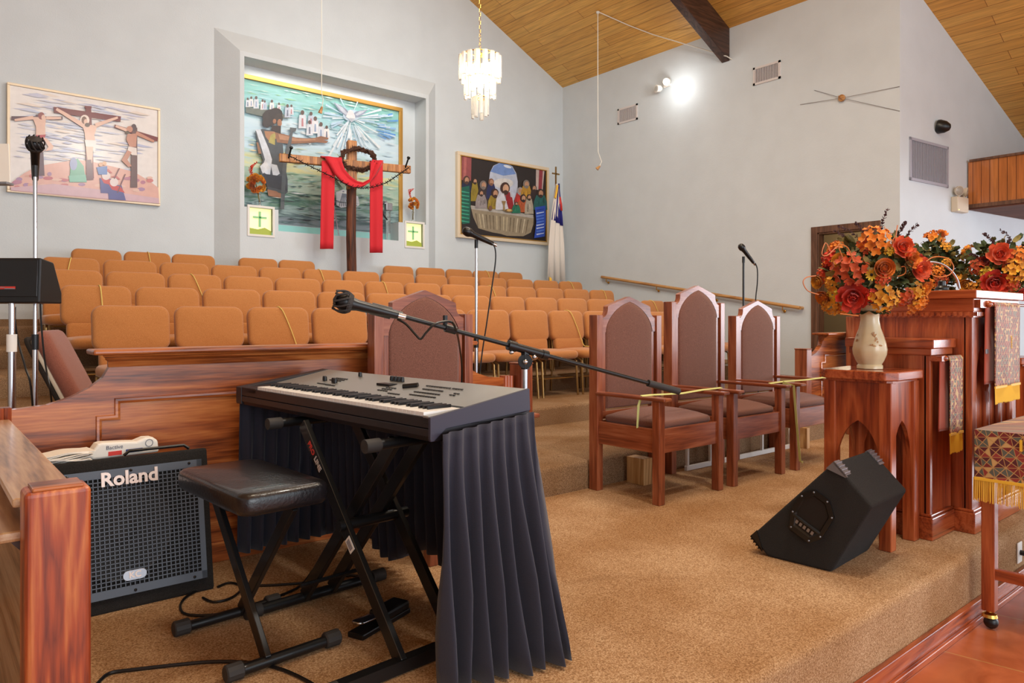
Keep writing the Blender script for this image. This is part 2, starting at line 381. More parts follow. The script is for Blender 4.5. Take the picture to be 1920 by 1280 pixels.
# stage platform with rounded nosing
def level(name, x0, x1, y0, y1, z0, z1, mat):
    bm = NB(); R = .035
    pr = [(y0, z0)] + [(y0+R-R*math.cos(a), z1-R+R*math.sin(a)) for a in [PI/2*k/5 for k in range(6)]] + [(y1, z1), (y1, z0)]
    a = [bm.verts.new((x0, p[0], p[1])) for p in pr]; c = [bm.verts.new((x1, p[0], p[1])) for p in pr]
    bm.faces.new(a); bm.faces.new(c[::-1])
    for i in range(len(pr)): j = (i+1) % len(pr); bm.faces.new((a[j], a[i], c[i], c[j]))
    return struct(name, bm, mat, smooth=40)
level('stage_platform', XL, 18, 1.24, 3.55, 0, P1, 'carpet')
bm = NB(); box(bm, XL, 18, 1.215, 1.24, .0, .10); box(bm, XL, 18, 1.2, 1.215, .0, .03)
struct('trim_1', bm, 'cherry_x', bevel=.004)
xe = XS
bm = NB()
level('stage_step', 2.98, xe, 3.36, 3.56, P1, L2, 'carpet_choir')
level('stage_step', XL, xe, 3.55, 4.75, 0, L2, 'carpet_choir')
for nm, y0, y1, z in (('choir_riser', 4.70, 5.78, L3), ('choir_riser', 5.73, 6.68, L4), ('choir_riser', 6.63, 7.58, L5), ('choir_riser', 7.53, 8.48, L6), ('choir_riser', 8.43, YB, L7)):
    level(nm, XL, xe, y0, y1, .3, z, 'carpet_choir')
bm = NB(); box(bm, XL, 3.03, YB-.015, YB, L7, L7+.075); struct('baseboard_back', bm, 'carpet_choir')
# back wall with opening
rz = 2.0
def wallpoly(bm, pts, y): bm.faces.new([bm.verts.new((p[0], y, p[1])) for p in pts])
bm = NB()
wallpoly(bm, [(XL, 0), (3.36, 0), (3.36, ceil_z(3.36)), (rz, ceil_z(rz+.001)), (XL, ceil_z(XL))], YB)
wallpoly(bm, [(6.19, 0), (XS, 0), (XS, ceil_z(XS)), (6.19, ceil_z(6.19))], YB)
wallpoly(bm, [(3.36, 4.914), (6.19, 4.914), (6.19, ceil_z(6.19)), (3.36, ceil_z(3.36))], YB)
wallpoly(bm, [(3.36, 0), (6.19, 0), (6.19, 2.5), (3.36, 2.5)], YB)
struct('wall_back', bm, 'wall_paint')
# splayed surround round the baptistery opening
yi, ym = 9.537, 9.86
bm = NB()
def q(bm, *p): return bm.faces.new([bm.verts.new(x) for x in p])
zo, zi, zt = 5.275, 4.976, 4.914
q(bm, (3.04, YB, .9), (3.303, yi, .9), (3.303, yi, zi), (3.04, YB, zo))
q(bm, (3.04, YB, zo), (3.303, yi, zi), (6.243, yi, zi), (6.506, YB, zo))
q(bm, (6.506, YB, .9), (6.506, YB, zo), (6.243, yi, zi), (6.243, yi, .9))
q(bm, (3.303, yi, .9), (3.36, yi, .9), (3.36, yi, zt), (3.303, yi, zi))
q(bm, (6.19, yi, .9), (6.243, yi, .9), (6.243, yi, zi), (6.19, yi, zt))
q(bm, (3.303, yi, zi), (3.36, yi, zt), (6.19, yi, zt), (6.243, yi, zi))
# reveals
q(bm, (3.36, yi, .9), (3.36, ym, .9), (3.36, ym, zt), (3.36, yi, zt))
q(bm, (6.19, yi, .9), (6.19, yi, zt), (6.19, ym, zt), (6.19, ym, .9))
q(bm, (3.36, yi, zt), (3.36, ym, zt), (6.19, ym, zt), (6.19, yi, zt))
q(bm, (3.36, ym, 2.3), (6.19, ym, 2.3), (6.19, ym, zt), (3.36, ym, zt))
# knee wall in the opening, stepped up at both sides, with square light-box holes
def holed(x0, x1, z0, z1, hx0, hx1, hz0, hz1):
    q(bm, (x0, yi, z0), (hx0, yi, z0), (hx0, yi, z1), (x0, yi, z1)); q(bm, (hx1, yi, z0), (x1, yi, z0), (x1, yi, z1), (hx1, yi, z1))
    q(bm, (hx0, yi, z0), (hx1, yi, z0), (hx1, yi, hz0), (hx0, yi, hz0)); q(bm, (hx0, yi, hz1), (hx1, yi, hz1), (hx1, yi, z1), (hx0, yi, z1))
pa = onY(467.7, 438, yi); pb = onY(510.7, 395.5, yi); pc = onY(761.6, 460.5, yi); pd = onY(792.6, 425, yi)
zb0, zb1 = pa.z, pa.z+.355
holed(3.36, 3.82, .9, 2.936, pa.x, pb.x, zb0, zb1)
holed(5.695, 6.19, .9, 2.936, pc.x, pd.x, zb0, zb1)
q(bm, (3.82, yi, .9), (5.695, yi, .9), (5.695, yi, 2.65), (3.82, yi, 2.65))
q(bm, (3.36, yi, 2.936), (3.82, yi, 2.936), (3.82, ym, 2.936), (3.36, ym, 2.936)); q(bm, (5.695, yi, 2.936), (6.19, yi, 2.936), (6.19, ym, 2.936), (5.695, ym, 2.936))
q(bm, (3.82, yi, 2.65), (3.82, ym, 2.65), (3.82, ym, 2.936), (3.82, yi, 2.936)); q(bm, (5.695, yi, 2.65), (5.695, ym, 2.65), (5.695, ym, 2.936), (5.695, yi, 2.936))
struct('wall_niche', bm, 'wall_paint')
bm = NB(); box(bm, 3.82, 5.695, yi+.02, ym-.005, 2.45, 2.60); box(bm, 3.82, 5.695, ym-.03, ym-.005, 2.5, 2.775)
struct('baptistery_tank', bm, 'teal')
# side wall with the doorway
DY0, DY1, DZ = 4.07, 4.81, 2.61
bm = NB()
def sx(pts, X=XS): bm.faces.new([bm.verts.new((X, p[0], p[1])) for p in pts])
ze = ceil_z(XS)
sx([(3.76, 0), (DY0, 0), (DY0, ze), (3.76, ze)]); sx([(DY1, 0), (YB, 0), (YB, ze), (DY1, ze)])
sx([(DY0, DZ), (DY1, DZ), (DY1, ze), (DY0, ze)]); sx([(DY0, 0), (DY1, 0), (DY1, L2), (DY0, L2)])
struct('wall_side', bm, 'wall_paint')
bm = NB()
for y0, y1, z0, z1 in ((DY0-.085, DY0, L2, DZ+.085), (DY1, DY1+.085, L2, DZ+.085), (DY0, DY1, DZ, DZ+.085)): box(bm, XS-.02, XS, y0, y1, z0, z1)
for y0, y1, z0, z1 in ((DY0, DY0+.02, L2, DZ), (DY1-.02, DY1, L2, DZ), (DY0, DY1, DZ-.02, DZ)): box(bm, XS-.005, XS+.14, y0, y1, z0, z1)
struct('door_1', bm, 'door_frame', bevel=.004)
bm = NB()
for pts in (((XS+.14, 3.80, L2), (XS+.14, DY0, L2), (XS+.14, DY0, 3), (XS+.14, 3.80, 3)), ((XS+.14, DY1, L2), (XS+.14, 6, L2), (XS+.14, 6, 3), (XS+.14, DY1, 3)),
            ((11.2, 3.80, L2), (11.2, 6, L2), (11.2, 6, 3), (11.2, 3.80, 3)), ((XS+.14, 3.80, L2), (11.2, 3.80, L2), (11.2, 3.80, 3), (XS+.14, 3.80, 3)),
            ((XS+.14, 6, L2), (11.2, 6, L2), (11.2, 6, 3), (XS+.14, 6, 3)), ((XS, 3.80, 3), (11.2, 3.80, 3), (11.2, 6, 3), (XS, 6, 3)), ((XS, 3.80, L2), (11.2, 3.80, L2), (11.2, 6, L2), (XS, 6, L2))):
    q(bm, *pts)
struct('wall_passage', bm, 'dark_room')
# right wall: turns off the side wall at a slightly different angle
WD = (RT*math.sin(math.radians(56.5)) + FW*math.cos(math.radians(56.5))); WN = V((WD.y, -WD.x, 0))   # faces the room
WP = V((XS, 3.76, 0))
def onW(px, py, off=0): r = ray(px, py); t = ((WP+WN*off)-CO).dot(WN)/r.dot(WN); return CO + r*t
WL = 9.0; WE = WP + WD*WL
bm = NB(); q(bm, (WP.x, WP.y, 0), (WE.x, WE.y, 0), (WE.x, WE.y, ceil_z(WE.x)), (WP.x, WP.y, ceil_z(WP.x)))
struct('wall_right', bm, 'wall_paint')
bm = NB(); q(bm, (XL, -9, 0), (XL, YB, 0), (XL, YB, ceil_z(XL)), (rz, YB, ceil_z(rz+.001)), (rz, -9, ceil_z(rz+.001)), (XL, -9, ceil_z(XL))) if False else q(bm, (XL, -9, 0), (XL, YB, 0), (XL, YB, ceil_z(XL)), (XL, -9, ceil_z(XL)))
struct('wall_left', bm, 'wall_paint')
# ceiling: two boarded slopes (built flat in its own frame so the boards follow the slope)
sl = math.atan(.474)
bm = NB(); box(bm, 0, (18.5-rz)/math.cos(sl), -9, YB, 0, .12)
o = struct('ceiling', bm, 'ceiling_boards'); o.matrix_world = T(rz, 0, ceil_z(rz+.001)) @ Ry(sl)
bm = NB(); box(bm, -(rz-XL)/math.cos(sl), 0, -9, YB, 0, .12)
o = struct('ceiling', bm, 'ceiling_boards'); o.matrix_world = T(rz, 0, ceil_z(rz+.001)) @ Ry(-sl)
bm = NB()
a = [(rz, ceil_z(rz+.001)), (XS, ze), (XS, ze-.49), (rz, ceil_z(rz+.001)-.49)]
prism(bm, a, 6.166, 6.30); struct('ceiling_beam', bm, 'dark_beam', bevel=.008)
bm = NB()
prism(bm, a, -.2, -.06); struct('ceiling_beam', bm, 'dark_beam', bevel=.008)

# ================================================================ PAINTINGS
class Paint:
    """flat picture on the plane Y=const: polygons of paint, each a hair in front of the last, all one mesh"""
    def __init__(s, Y): s.Y = Y; s.bm = NB(); s.c = s.bm.loops.layers.float_color.new('Col'); s.k = 0
    def poly(s, pts, col, world=False):
        P = [V((p[0], s.Y, p[1])) if world else onY(p[0], p[1], s.Y) for p in pts]
        off = s.k*.00012; s.k += 1
        try: f = s.bm.faces.new([s.bm.verts.new((p.x, s.Y-off, p.z)) for p in P])
        except Exception: return
        if f.normal.length == 0: f.normal_update()
        f.normal_update()
        if f.normal.y > 0: f.normal_flip()
        cc = lin(col)
        for lp in f.loops: lp[s.c] = cc
    def ell(s, cx, cy, rx, ry, col, n=14, rot=0):
        s.poly([(cx+rx*math.cos(a)*math.cos(rot)-ry*math.sin(a)*math.sin(rot), cy+rx*math.cos(a)*math.sin(rot)+ry*math.sin(a)*math.cos(rot)) for a in [2*PI*k/n for k in range(n)]], col)
    def line(s, x0, y0, x1, y1, w0, w1, col):
        dx, dy = x1-x0, y1-y0; L = math.hypot(dx, dy) or 1; nx, ny = -dy/L, dx/L
        s.poly([(x0+nx*w0/2, y0+ny*w0/2), (x1+nx*w1/2, y1+ny*w1/2), (x1-nx*w1/2, y1-ny*w1/2), (x0-nx*w0/2, y0-ny*w0/2)], col)
    def done(s, name, mat, parent):
        bmesh.ops.triangulate(s.bm, faces=s.bm.faces)
        o = link(name, s.bm, mat, parent, recalc=False)
        # vertex colours are stored as linear colours already
        return o
vcol('oil_paint', .45); vcol('oil_gloss', .22, .2)
def frame(name, parent, x0, x1, z0, z1, y0, y1, w, mat):
    bm = NB()
    for a in ((x0-w, x1+w, z1, z1+w), (x0-w, x1+w, z0-w, z0), (x0-w, x0, z0, z1), (x1, x1+w, z0, z1)): box(bm, a[0], a[1], y0, y1, a[2], a[3])
    return link(name, bm, mat, parent, bevel=.004)
# --- crucifixion scene, left
t = thing('framed_painting', 'pale framed painting of three crosses on a hill, at the left of the back wall', 'painting')
x0, x1, z0, z1 = .835, 2.35, 2.89, 4.05
frame('frame', t, x0, x1, z0, z1, YB-.05, YB, .028, 'pale_frame')
p = Paint(YB-.036)
def W(pts, col): p.poly(pts, col, True)
W([(x0, z0), (x1, z0), (x1, z1), (x0, z1)], (232, 228, 226))
random.seed(3)
for k in range(150):
    a = random.uniform(x0+.02, x1-.32); c = random.uniform(z0+.35, z1-.04); L = random.uniform(.1, .3); h = random.uniform(.008, .026)
    col = random.choice([(198, 200, 220), (186, 192, 220), (208, 210, 224), (230, 218, 208), (214, 216, 226), (196, 204, 226)])
    W([(a, c), (a+L*.4, c+h), (a+L, c+h*.2), (a+L*.6, c-h*.4)], col)
hill = [(18, 345), (45, 325), (70, 312), (110, 305), (140, 300), (165, 302), (200, 310), (250, 322), (280, 340), (296, 352), (298, 382), (160, 372), (20, 358)]
p.poly(hill, (222, 176, 164))
for k in range(46):
    cx = random.uniform(22, 292); cy = random.uniform(316+abs(cx-165)*.13, 350+cx*.03); col = random.choice([(202, 128, 128), (184, 128, 150), (214, 168, 150), (172, 138, 170), (226, 190, 176), (190, 110, 120)])
    p.ell(cx, min(cy, 352+cx*.07), random.uniform(4, 10), random.uniform(2, 4), col, 9)
p.poly([(20, 352), (100, 345), (180, 355), (297, 372), (297, 382), (20, 357)], (208, 176, 186))
sk, skd, wood1, wood2 = (228, 190, 172), (196, 142, 122), (122, 62, 66), (104, 78, 88)
# left cross
p.line(21, 222, 117, 222, 7, 6, wood2); p.line(72, 215, 76, 330, 10, 14, wood2)
p.line(27, 226, 62, 221, 4, 7, sk); p.line(86, 222, 114, 222, 6, 4, sk)
p.poly([(60, 220), (86, 221), (84, 238), (85, 255), (67, 256), (67, 238)], sk); p.ell(77, 218, 6, 7, (150, 84, 82)); p.ell(81, 221, 4, 5, sk)
p.poly([(67, 254), (85, 253), (82, 266), (74, 262), (67, 264)], (178, 50, 66))
p.poly([(70, 262), (78, 262), (84, 282), (78, 286)], sk); p.poly([(80, 258), (87, 260), (100, 275), (97, 282), (84, 284), (90, 276)], sk)
# centre cross
p.poly([(100, 201), (226, 219), (225, 229), (101, 212)], wood1); p.line(165, 200, 168, 335, 10, 15, wood1); p.poly([(158, 199), (171, 200), (171, 204), (158, 203)], wood1)
p.ell(158, 226, 9, 10, (236, 222, 212)); p.line(105, 205, 158, 237, 5, 9, sk); p.line(178, 236, 220, 221, 8, 4, sk)
p.poly([(153, 234), (182, 236), (176, 254), (178, 264), (159, 263), (158, 250)], sk); p.ell(157, 226, 5, 7, (120, 88, 74)); p.ell(160, 229, 3.5, 5, sk); p.ell(163, 235, 5, 4, (92, 68, 60))
p.poly([(158, 263), (180, 264), (178, 282), (175, 288), (172, 276), (160, 275)], (226, 226, 224)); p.poly([(160, 275), (174, 276), (172, 305), (169, 314), (164, 308)], sk)
p.line(166, 300, 168, 338, 9, 13, (112, 74, 84))
# right cross
p.poly([(214, 234), (295, 258), (294, 266), (214, 240)], wood1); p.line(252, 240, 250, 352, 9, 13, (110, 84, 84))
p.line(216, 237, 240, 246, 4, 6, sk); p.line(254, 250, 288, 266, 7, 4, skd); p.ell(250, 240, 5, 7, (92, 76, 84)); p.ell(242, 243, 6, 6, skd); p.ell(238, 249, 4, 3, (96, 82, 70))
p.poly([(238, 252), (256, 251), (254, 276), (242, 276), (236, 262)], skd); p.poly([(240, 275), (255, 278), (256, 292), (246, 291), (238, 283)], (230, 220, 214))
p.poly([(238, 282), (246, 286), (238, 300), (246, 312), (240, 314), (227, 301)], skd)
# green and blue figures, soldiers
p.poly([(132, 302), (145, 298), (156, 312), (160, 338), (130, 335)], (116, 176, 152)); p.ell(137, 308, 7, 12, (150, 160, 200)); p.poly([(128, 330), (160, 328), (162, 342), (130, 342)], (130, 190, 170))
for cx, cy in ((198, 330), (213, 342)):
    p.poly([(cx-12, cy+4), (cx+14, cy+6), (cx+22, cy+34), (cx-10, cy+32)], (92, 92, 150)); p.poly([(cx-10, cy+4), (cx+12, cy+8), (cx+20, cy+20), (cx-4, cy+14)], (196, 70, 70))
    p.ell(cx, cy, 8, 8, (226, 214, 212)); p.poly([(cx-6, cy-10), (cx+4, cy-13), (cx+12, cy-5), (cx+8, cy-5), (cx, cy-9)], (196, 110, 110))
p.ell(188, 309, 4, 4, (206, 160, 130)); p.ell(195, 307, 4, 4, (222, 178, 140)); p.poly([(180, 314), (200, 312), (200, 328), (184, 328)], (96, 130, 190))
p.line(223, 316, 213, 336, 2, 2, (120, 80, 90)); p.line(234, 327, 219, 362, 2, 2, (120, 80, 90))
p.done('canvas', 'oil_gloss', t)
# --- supper scene, right
t = thing('framed_painting', 'dark gold-framed painting of robed figures seated behind a long cloth-covered table, beside the flag', 'painting')
a = onY(862, 292, YB-.06); x0 = 6.955; x1 = 8.89; z0, z1 = 2.86, 4.17
frame('frame', t, x0, x1, z0, z1, YB-.075, YB, .055, 'pale_frame'); frame('inner_frame', t, x0+.016, x1-.016, z0+.016, z1-.016, YB-.082, YB-.06, .016, 'gold_frame')
p = Paint(YB-.062)
W([(x0, z0), (x1, z0), (x1, z1), (x0, z1)], (38, 28, 26))
def S(x, y): return (850+x/6.4, 270+y/6.4)
def PS(pts, col): p.poly([S(*k) for k in pts], col)
ESC = 6.4
def ES(x, y, rx, ry, col, rot=0): p.ell(*S(x, y), rx/ESC, ry/ESC, col, 14, rot)
PS([(105, 135), (218, 155), (212, 440), (92, 430)], (150, 76, 78)); PS([(130, 140), (160, 145), (150, 430), (118, 430)], (182, 104, 100))
PS([(992, 286), (1095, 305), (1070, 560), (990, 545)], (196, 176, 170)); PS([(1030, 292), (1075, 302), (1060, 560), (1020, 550)], (150, 56, 66))
PS([(430, 420), (440, 340), (480, 260), (560, 222), (640, 228), (710, 270), (755, 350), (772, 450), (770, 560), (720, 700), (480, 690), (440, 560)], (186, 194, 212))
PS([(445, 330), (490, 262), (560, 228), (640, 234), (705, 275), (750, 360), (600, 380)], (112, 142, 200)); ES(650, 270, 50, 16, (220, 226, 236), .3); ES(600, 470, 120, 60, (214, 212, 210))
# table
PS([(205, 740), (430, 790), (700, 840), (965, 870), (960, 960), (930, 1060), (840, 1105), (640, 1100), (560, 1075), (470, 1060), (300, 1010), (240, 880)], (150, 136, 112))
PS([(210, 735), (430, 770), (700, 810), (960, 850), (955, 890), (700, 850), (430, 810), (215, 780)], (176, 170, 162))
for k in range(16): PS([(260+k*42, 830+k*5), (275+k*42, 832+k*5), (300+k*38, 1000+k*5), (292+k*38, 1000+k*5)], random.choice([(188, 174, 142), (112, 98, 76), (200, 188, 160)]))
def figure(x, y, hr, hair, robe, w, h, skin=(186, 140, 110), robe2=None):
    PS([(x-w*.35, y+hr*.6), (x+w*.35, y+hr*.6), (x+w*.55, y+h*.5), (x+w*.6, y+h), (x-w*.6, y+h), (x-w*.55, y+h*.5)], robe)
    if robe2: PS([(x-w*.1, y+hr), (x+w*.3, y+hr*.8), (x+w*.55, y+h), (x+w*.1, y+h)], robe2)
    for k in range(7):
        fx = x+random.uniform(-w*.42, w*.38); dk = random.uniform(.5, 1.35); y0 = y+h*random.uniform(.25, .6); PS([(fx, y0), (fx+5, y0), (fx+random.uniform(-14, 14), y0+h*.32), (fx-8, y0+h*.3)], tuple(min(255, c_*dk) for c_ in robe))
    ES(x, y, hr, hr*1.25, hair); ES(x+hr*.15, y+hr*.1, hr*.62, hr*.9, skin); ES(x+hr*.1, y+hr*.9, hr*.55, hr*.5, hair)
figure(155, 430, 40, (80, 54, 44), (30, 36, 66), 110, 150); PS([(95, 520), (190, 500), (205, 700), (195, 950), (110, 960), (80, 900), (100, 700)], (22, 92, 76))
for k in range(9): PS([(95, 560+k*44), (190, 580+k*44), (185, 590+k*44), (100, 578+k*44)], (60, 160, 130))
figure(255, 445, 30, (52, 34, 28), (150, 130, 40), 80, 240); figure(355, 490, 42, (120, 110, 104), (56, 44, 44), 130, 250); figure(450, 455, 34, (126, 84, 60), (34, 40, 84), 100, 200)
figure(330, 590, 30, (60, 42, 36), (150, 140, 140), 120, 180); figure(495, 590, 45, (62, 34, 28), (150, 126, 38), 150, 190)
figure(615, 530, 58, (66, 36, 26), (196, 194, 204), 190, 260, (206, 162, 130), (140, 28, 34))
PS([(560, 610), (600, 590), (660, 790), (500, 790), (505, 700)], (206, 206, 214)); PS([(630, 620), (700, 640), (722, 760), (660, 780)], (150, 28, 36))
figure(795, 565, 38, (150, 146, 146), (168, 40, 34), 120, 210); figure(868, 480, 40, (120, 112, 106), (176, 132, 40), 120, 230); figure(960, 530, 32, (56, 40, 36), (52, 38, 40), 90, 220)
figure(830, 650, 38, (44, 32, 30), (176, 84, 40), 130, 170); figure(900, 640, 30, (60, 46, 40), (168, 158, 140), 90, 200); figure(745, 720, 20, (30, 60, 50), (30, 110, 84), 90, 110)
figure(1035, 590, 42, (56, 40, 36), (36, 92, 90), 140, 200)
PS([(970, 760), (1095, 740), (1100, 920), (1085, 1110), (960, 1130), (985, 940)], (44, 78, 180))
for k in range(9): PS([(985, 790+k*36), (1080, 775+k*36), (1075, 786+k*36), (990, 806+k*36)], random.choice([(90, 130, 220), (30, 52, 140), (190, 204, 240)]))
PS([(570, 685), (622, 685), (606, 740), (612, 800), (585, 800), (590, 740)], (150, 122, 76)); ES(655, 800, 50, 22, (120, 96, 56)); ES(660, 795, 30, 14, (206, 166, 96)); ES(435, 770, 24, 30, (120, 84, 60))
p.done('canvas', 'oil_paint', t)
# --- baptism mural at the back of the niche
t = thing('river_mural', 'large river mural with a bearded man and a dove, inside the lit niche', 'mural')
x0, x1, z0, z1 = 3.365, 5.88, 2.79, 4.72
m, n, l, b = base_mat('river')
tc = n.new('ShaderNodeTexCoord'); sp = n.new('ShaderNodeSeparateXYZ'); l.new(tc.outputs['Object'], sp.inputs[0])
mr = n.new('ShaderNodeMapRange'); mr.inputs[1].default_value = z0; mr.inputs[2].default_value = z1; l.new(sp.outputs['Z'], mr.inputs[0])
mp = mapping(n, l, (.8, 1, 5)); nz = n.new('ShaderNodeTexNoise'); nz.inputs['Scale'].default_value = 2.6; nz.inputs['Detail'].default_value = 6; nz.inputs['Distortion'].default_value = 1.0; l.new(mp.outputs[0], nz.inputs['Vector'])
ad = n.new('ShaderNodeMath'); ad.operation = 'MULTIPLY_ADD'; ad.inputs[1].default_value = .42; l.new(nz.outputs['Fac'], ad.inputs[0])
sb = n.new('ShaderNodeMath'); sb.operation = 'SUBTRACT'; sb.inputs[1].default_value = .21; l.new(mr.outputs[0], sb.inputs[0]); l.new(sb.outputs[0], ad.inputs[2])
r = ramp(n, [(0, (126, 140, 150)), (.07, (70, 96, 100)), (.13, (150, 176, 176)), (.20, (84, 128, 112)), (.27, (176, 196, 180)), (.36, (150, 186, 170)), (.43, (214, 214, 160)), (.5, (178, 208, 210)), (.6, (196, 222, 236)), (.72, (206, 228, 238)), (.84, (156, 206, 212)), (.95, (134, 190, 184))])
l.new(ad.outputs[0], r.inputs[0]); l.new(r.outputs[0], b.inputs['Base Color']); b.inputs['Roughness'].default_value = .5; MATS['river'] = m
bm = NB(); q(bm, (x0, ym-.012, z0), (x1, ym-.012, z0), (x1, ym-.012, z1), (x0, ym-.012, z1)); link('river_background', bm, 'river', t)
p = Paint(ym-.013); ESC = 3.764
def S(x, y): return (450+x/3.764, 130+y/3.764)
for k in range(420):
    x = random.uniform(36, 1050); y = random.uniform(80, 1080)
    yt = 66+(x-36)*.205; yb = 940+(x-36)*.16
    if not (yt+14 < y < yb-14): continue
    v_ = (y-yt)/(yb-yt); L = random.uniform(25, 110); w = random.uniform(2, 7); sl_ = .20-.12*v_-(.10 if v_ > .7 else 0)
    if x+L > 1105: continue
    if v_ < .22: cl_ = random.choice([(140, 196, 196), (176, 214, 206), (190, 224, 226), (150, 200, 160), (206, 228, 220)])
    elif v_ < .48: cl_ = random.choice([(206, 226, 236), (190, 216, 230), (222, 234, 238), (176, 210, 222)])
    elif v_ < .64: cl_ = random.choice([(222, 216, 168), (206, 220, 190), (178, 206, 200), (226, 206, 160), (190, 214, 206)])
    elif v_ < .8: cl_ = random.choice([(134, 176, 150), (178, 204, 178), (112, 160, 146), (206, 222, 206), (158, 192, 190)])
    else: cl_ = random.choice([(84, 120, 112), (126, 156, 156), (70, 98, 100), (176, 196, 198)])
    PS([(x, y), (x+L*.5, y-w+L*.5*sl_), (x+L, y+L*sl_), (x+L*.5, y+w+L*.5*sl_)], cl_)
# glory of rays round the dove
for k in range(70):
    a = random.uniform(0, 2*PI); r0 = random.uniform(20, 90); r1 = r0 + random.uniform(80, 230); w = random.uniform(2, 9)
    cx, cy = 770, 350
    pts = [(cx+r0*math.cos(a)-w*math.sin(a)*.3, cy+r0*math.sin(a)+w*math.cos(a)*.3), (cx+r1*math.cos(a)-w*math.sin(a), cy+r1*math.sin(a)+w*math.cos(a)), (cx+r1*math.cos(a)+w*math.sin(a), cy+r1*math.sin(a)-w*math.cos(a)), (cx+r0*math.cos(a)+w*math.sin(a)*.3, cy+r0*math.sin(a)-w*math.cos(a)*.3)]
    if all(560 < q_[0] < 1105 and 175+(q_[0]-560)*.21 < q_[1] < 700 for q_ in pts): PS(pts, random.choice([(232, 242, 248), (214, 232, 246), (224, 238, 246), (190, 220, 244)]))
for k in range(26):
    a = random.uniform(-.35, .45); r0 = random.uniform(180, 260); r1 = r0+random.uniform(50, 90); w = random.uniform(3, 8); cx, cy = 770, 380
    pts = [(cx+r0*math.cos(a), cy+r0*math.sin(a)-w*.4), (cx+r1*math.cos(a), cy+r1*math.sin(a)-w), (cx+r1*math.cos(a), cy+r1*math.sin(a)+w), (cx+r0*math.cos(a), cy+r0*math.sin(a)+w*.4)]
    if all(q_[0] < 1108 and q_[1] > 310 for q_ in pts): PS(pts, random.choice([(120, 172, 230), (150, 196, 238), (96, 156, 224), (200, 224, 244)]))
ES(775, 330, 60, 40, (196, 220, 238))
# crowd on the bank
PS([(32, 270), (180, 290), (290, 320), (350, 352), (180, 345), (32, 310)], (112, 122, 116))
for cx, cy, s in ((45, 240, 1), (70, 235, 1.1), (105, 240, 1.3), (150, 255, 1.1), (165, 258, 1), (215, 262, 1.2), (265, 275, 1), (325, 300, 1.4), (352, 292, 1.1), (430, 360, 1.9), (490, 360, 1.6), (520, 400, 1.8), (560, 440, 1.8), (480, 420, 1.6), (600, 450, 1.4)):
    PS([(cx-12*s, cy-18*s), (cx+12*s, cy-18*s), (cx+15*s, cy+32*s), (cx-15*s, cy+32*s)], random.choice([(228, 230, 236), (214, 222, 232), (196, 208, 226), (236, 232, 232)]))
    ES(cx, cy-26*s, 7*s, 9*s, (104, 84, 80)); PS([(cx-3*s, cy-5*s), (cx+3*s, cy-5*s), (cx+4*s, cy+25*s), (cx-4*s, cy+25*s)], random.choice([(120, 128, 150), (190, 130, 140), (150, 170, 200)]))
# dove
PS([(648, 236), (700, 262), (735, 285), (758, 312), (790, 330), (770, 350), (735, 332), (690, 300)], (150, 158, 180)); PS([(660, 243), (712, 275), (750, 318), (735, 326), (700, 296)], (196, 204, 218))
PS([(888, 290), (840, 296), (805, 303), (780, 325), (795, 345), (830, 338), (862, 318)], (150, 160, 184)); PS([(878, 294), (830, 302), (800, 325), (815, 332), (850, 315)], (200, 208, 220))
PS([(752, 300), (765, 290), (785, 300), (800, 335), (800, 355), (775, 380), (748, 350), (735, 340)], (226, 228, 232)); PS([(748, 350), (800, 352), (775, 380)], (188, 196, 208))
# bearded man in skins
PS([(98, 440), (150, 425), (230, 440), (290, 520), (300, 640), (325, 780), (326, 870), (280, 905), (190, 880), (175, 800), (130, 730), (150, 640), (120, 560)], (76, 84, 92))
PS([(100, 430), (135, 430), (190, 560), (215, 640), (200, 760), (140, 720), (165, 640), (135, 540)], (214, 222, 232)); PS([(205, 670), (250, 680), (270, 740), (225, 770)], (212, 220, 228)); PS([(130, 690), (170, 650), (200, 700), (150, 740)], (220, 224, 230))
PS([(105, 520), (118, 520), (142, 600), (120, 600)], (150, 108, 80)); PS([(160, 440), (235, 445), (250, 490), (200, 520), (170, 480)], (176, 130, 96)); PS([(205, 470), (240, 450), (235, 540), (190, 520)], (176, 166, 96))
PS([(235, 450), (300, 462), (380, 486), (460, 492), (520, 488), (560, 476), (612, 488), (610, 500), (575, 502), (612, 512), (596, 526), (530, 520), (440, 526), (330, 530), (250, 520)], (150, 108, 84)); PS([(260, 462), (400, 496), (520, 496), (520, 506), (390, 512), (270, 500)], (186, 140, 110))
ES(205, 345, 58, 58, (58, 52, 54)); ES(240, 320, 50, 42, (54, 48, 50)); ES(180, 380, 32, 36, (58, 52, 54)); ES(262, 350, 30, 34, (62, 54, 54)); ES(268, 384, 16, 28, (168, 120, 92)); PS([(215, 400), (278, 405), (276, 460), (240, 450), (210, 430)], (60, 50, 52)); ES(232, 372, 12, 17, (160, 112, 86))
PS([(180, 850), (240, 862), (280, 880), (275, 912), (190, 895)], (160, 112, 84)); PS([(150, 740), (300, 760), (320, 860), (260, 850), (180, 830)], (58, 62, 72))
PS([(340, 415), (388, 420), (380, 445), (362, 448), (345, 560), (318, 680), (300, 990), (272, 990), (288, 700), (318, 560), (345, 448)], (92, 100, 106))
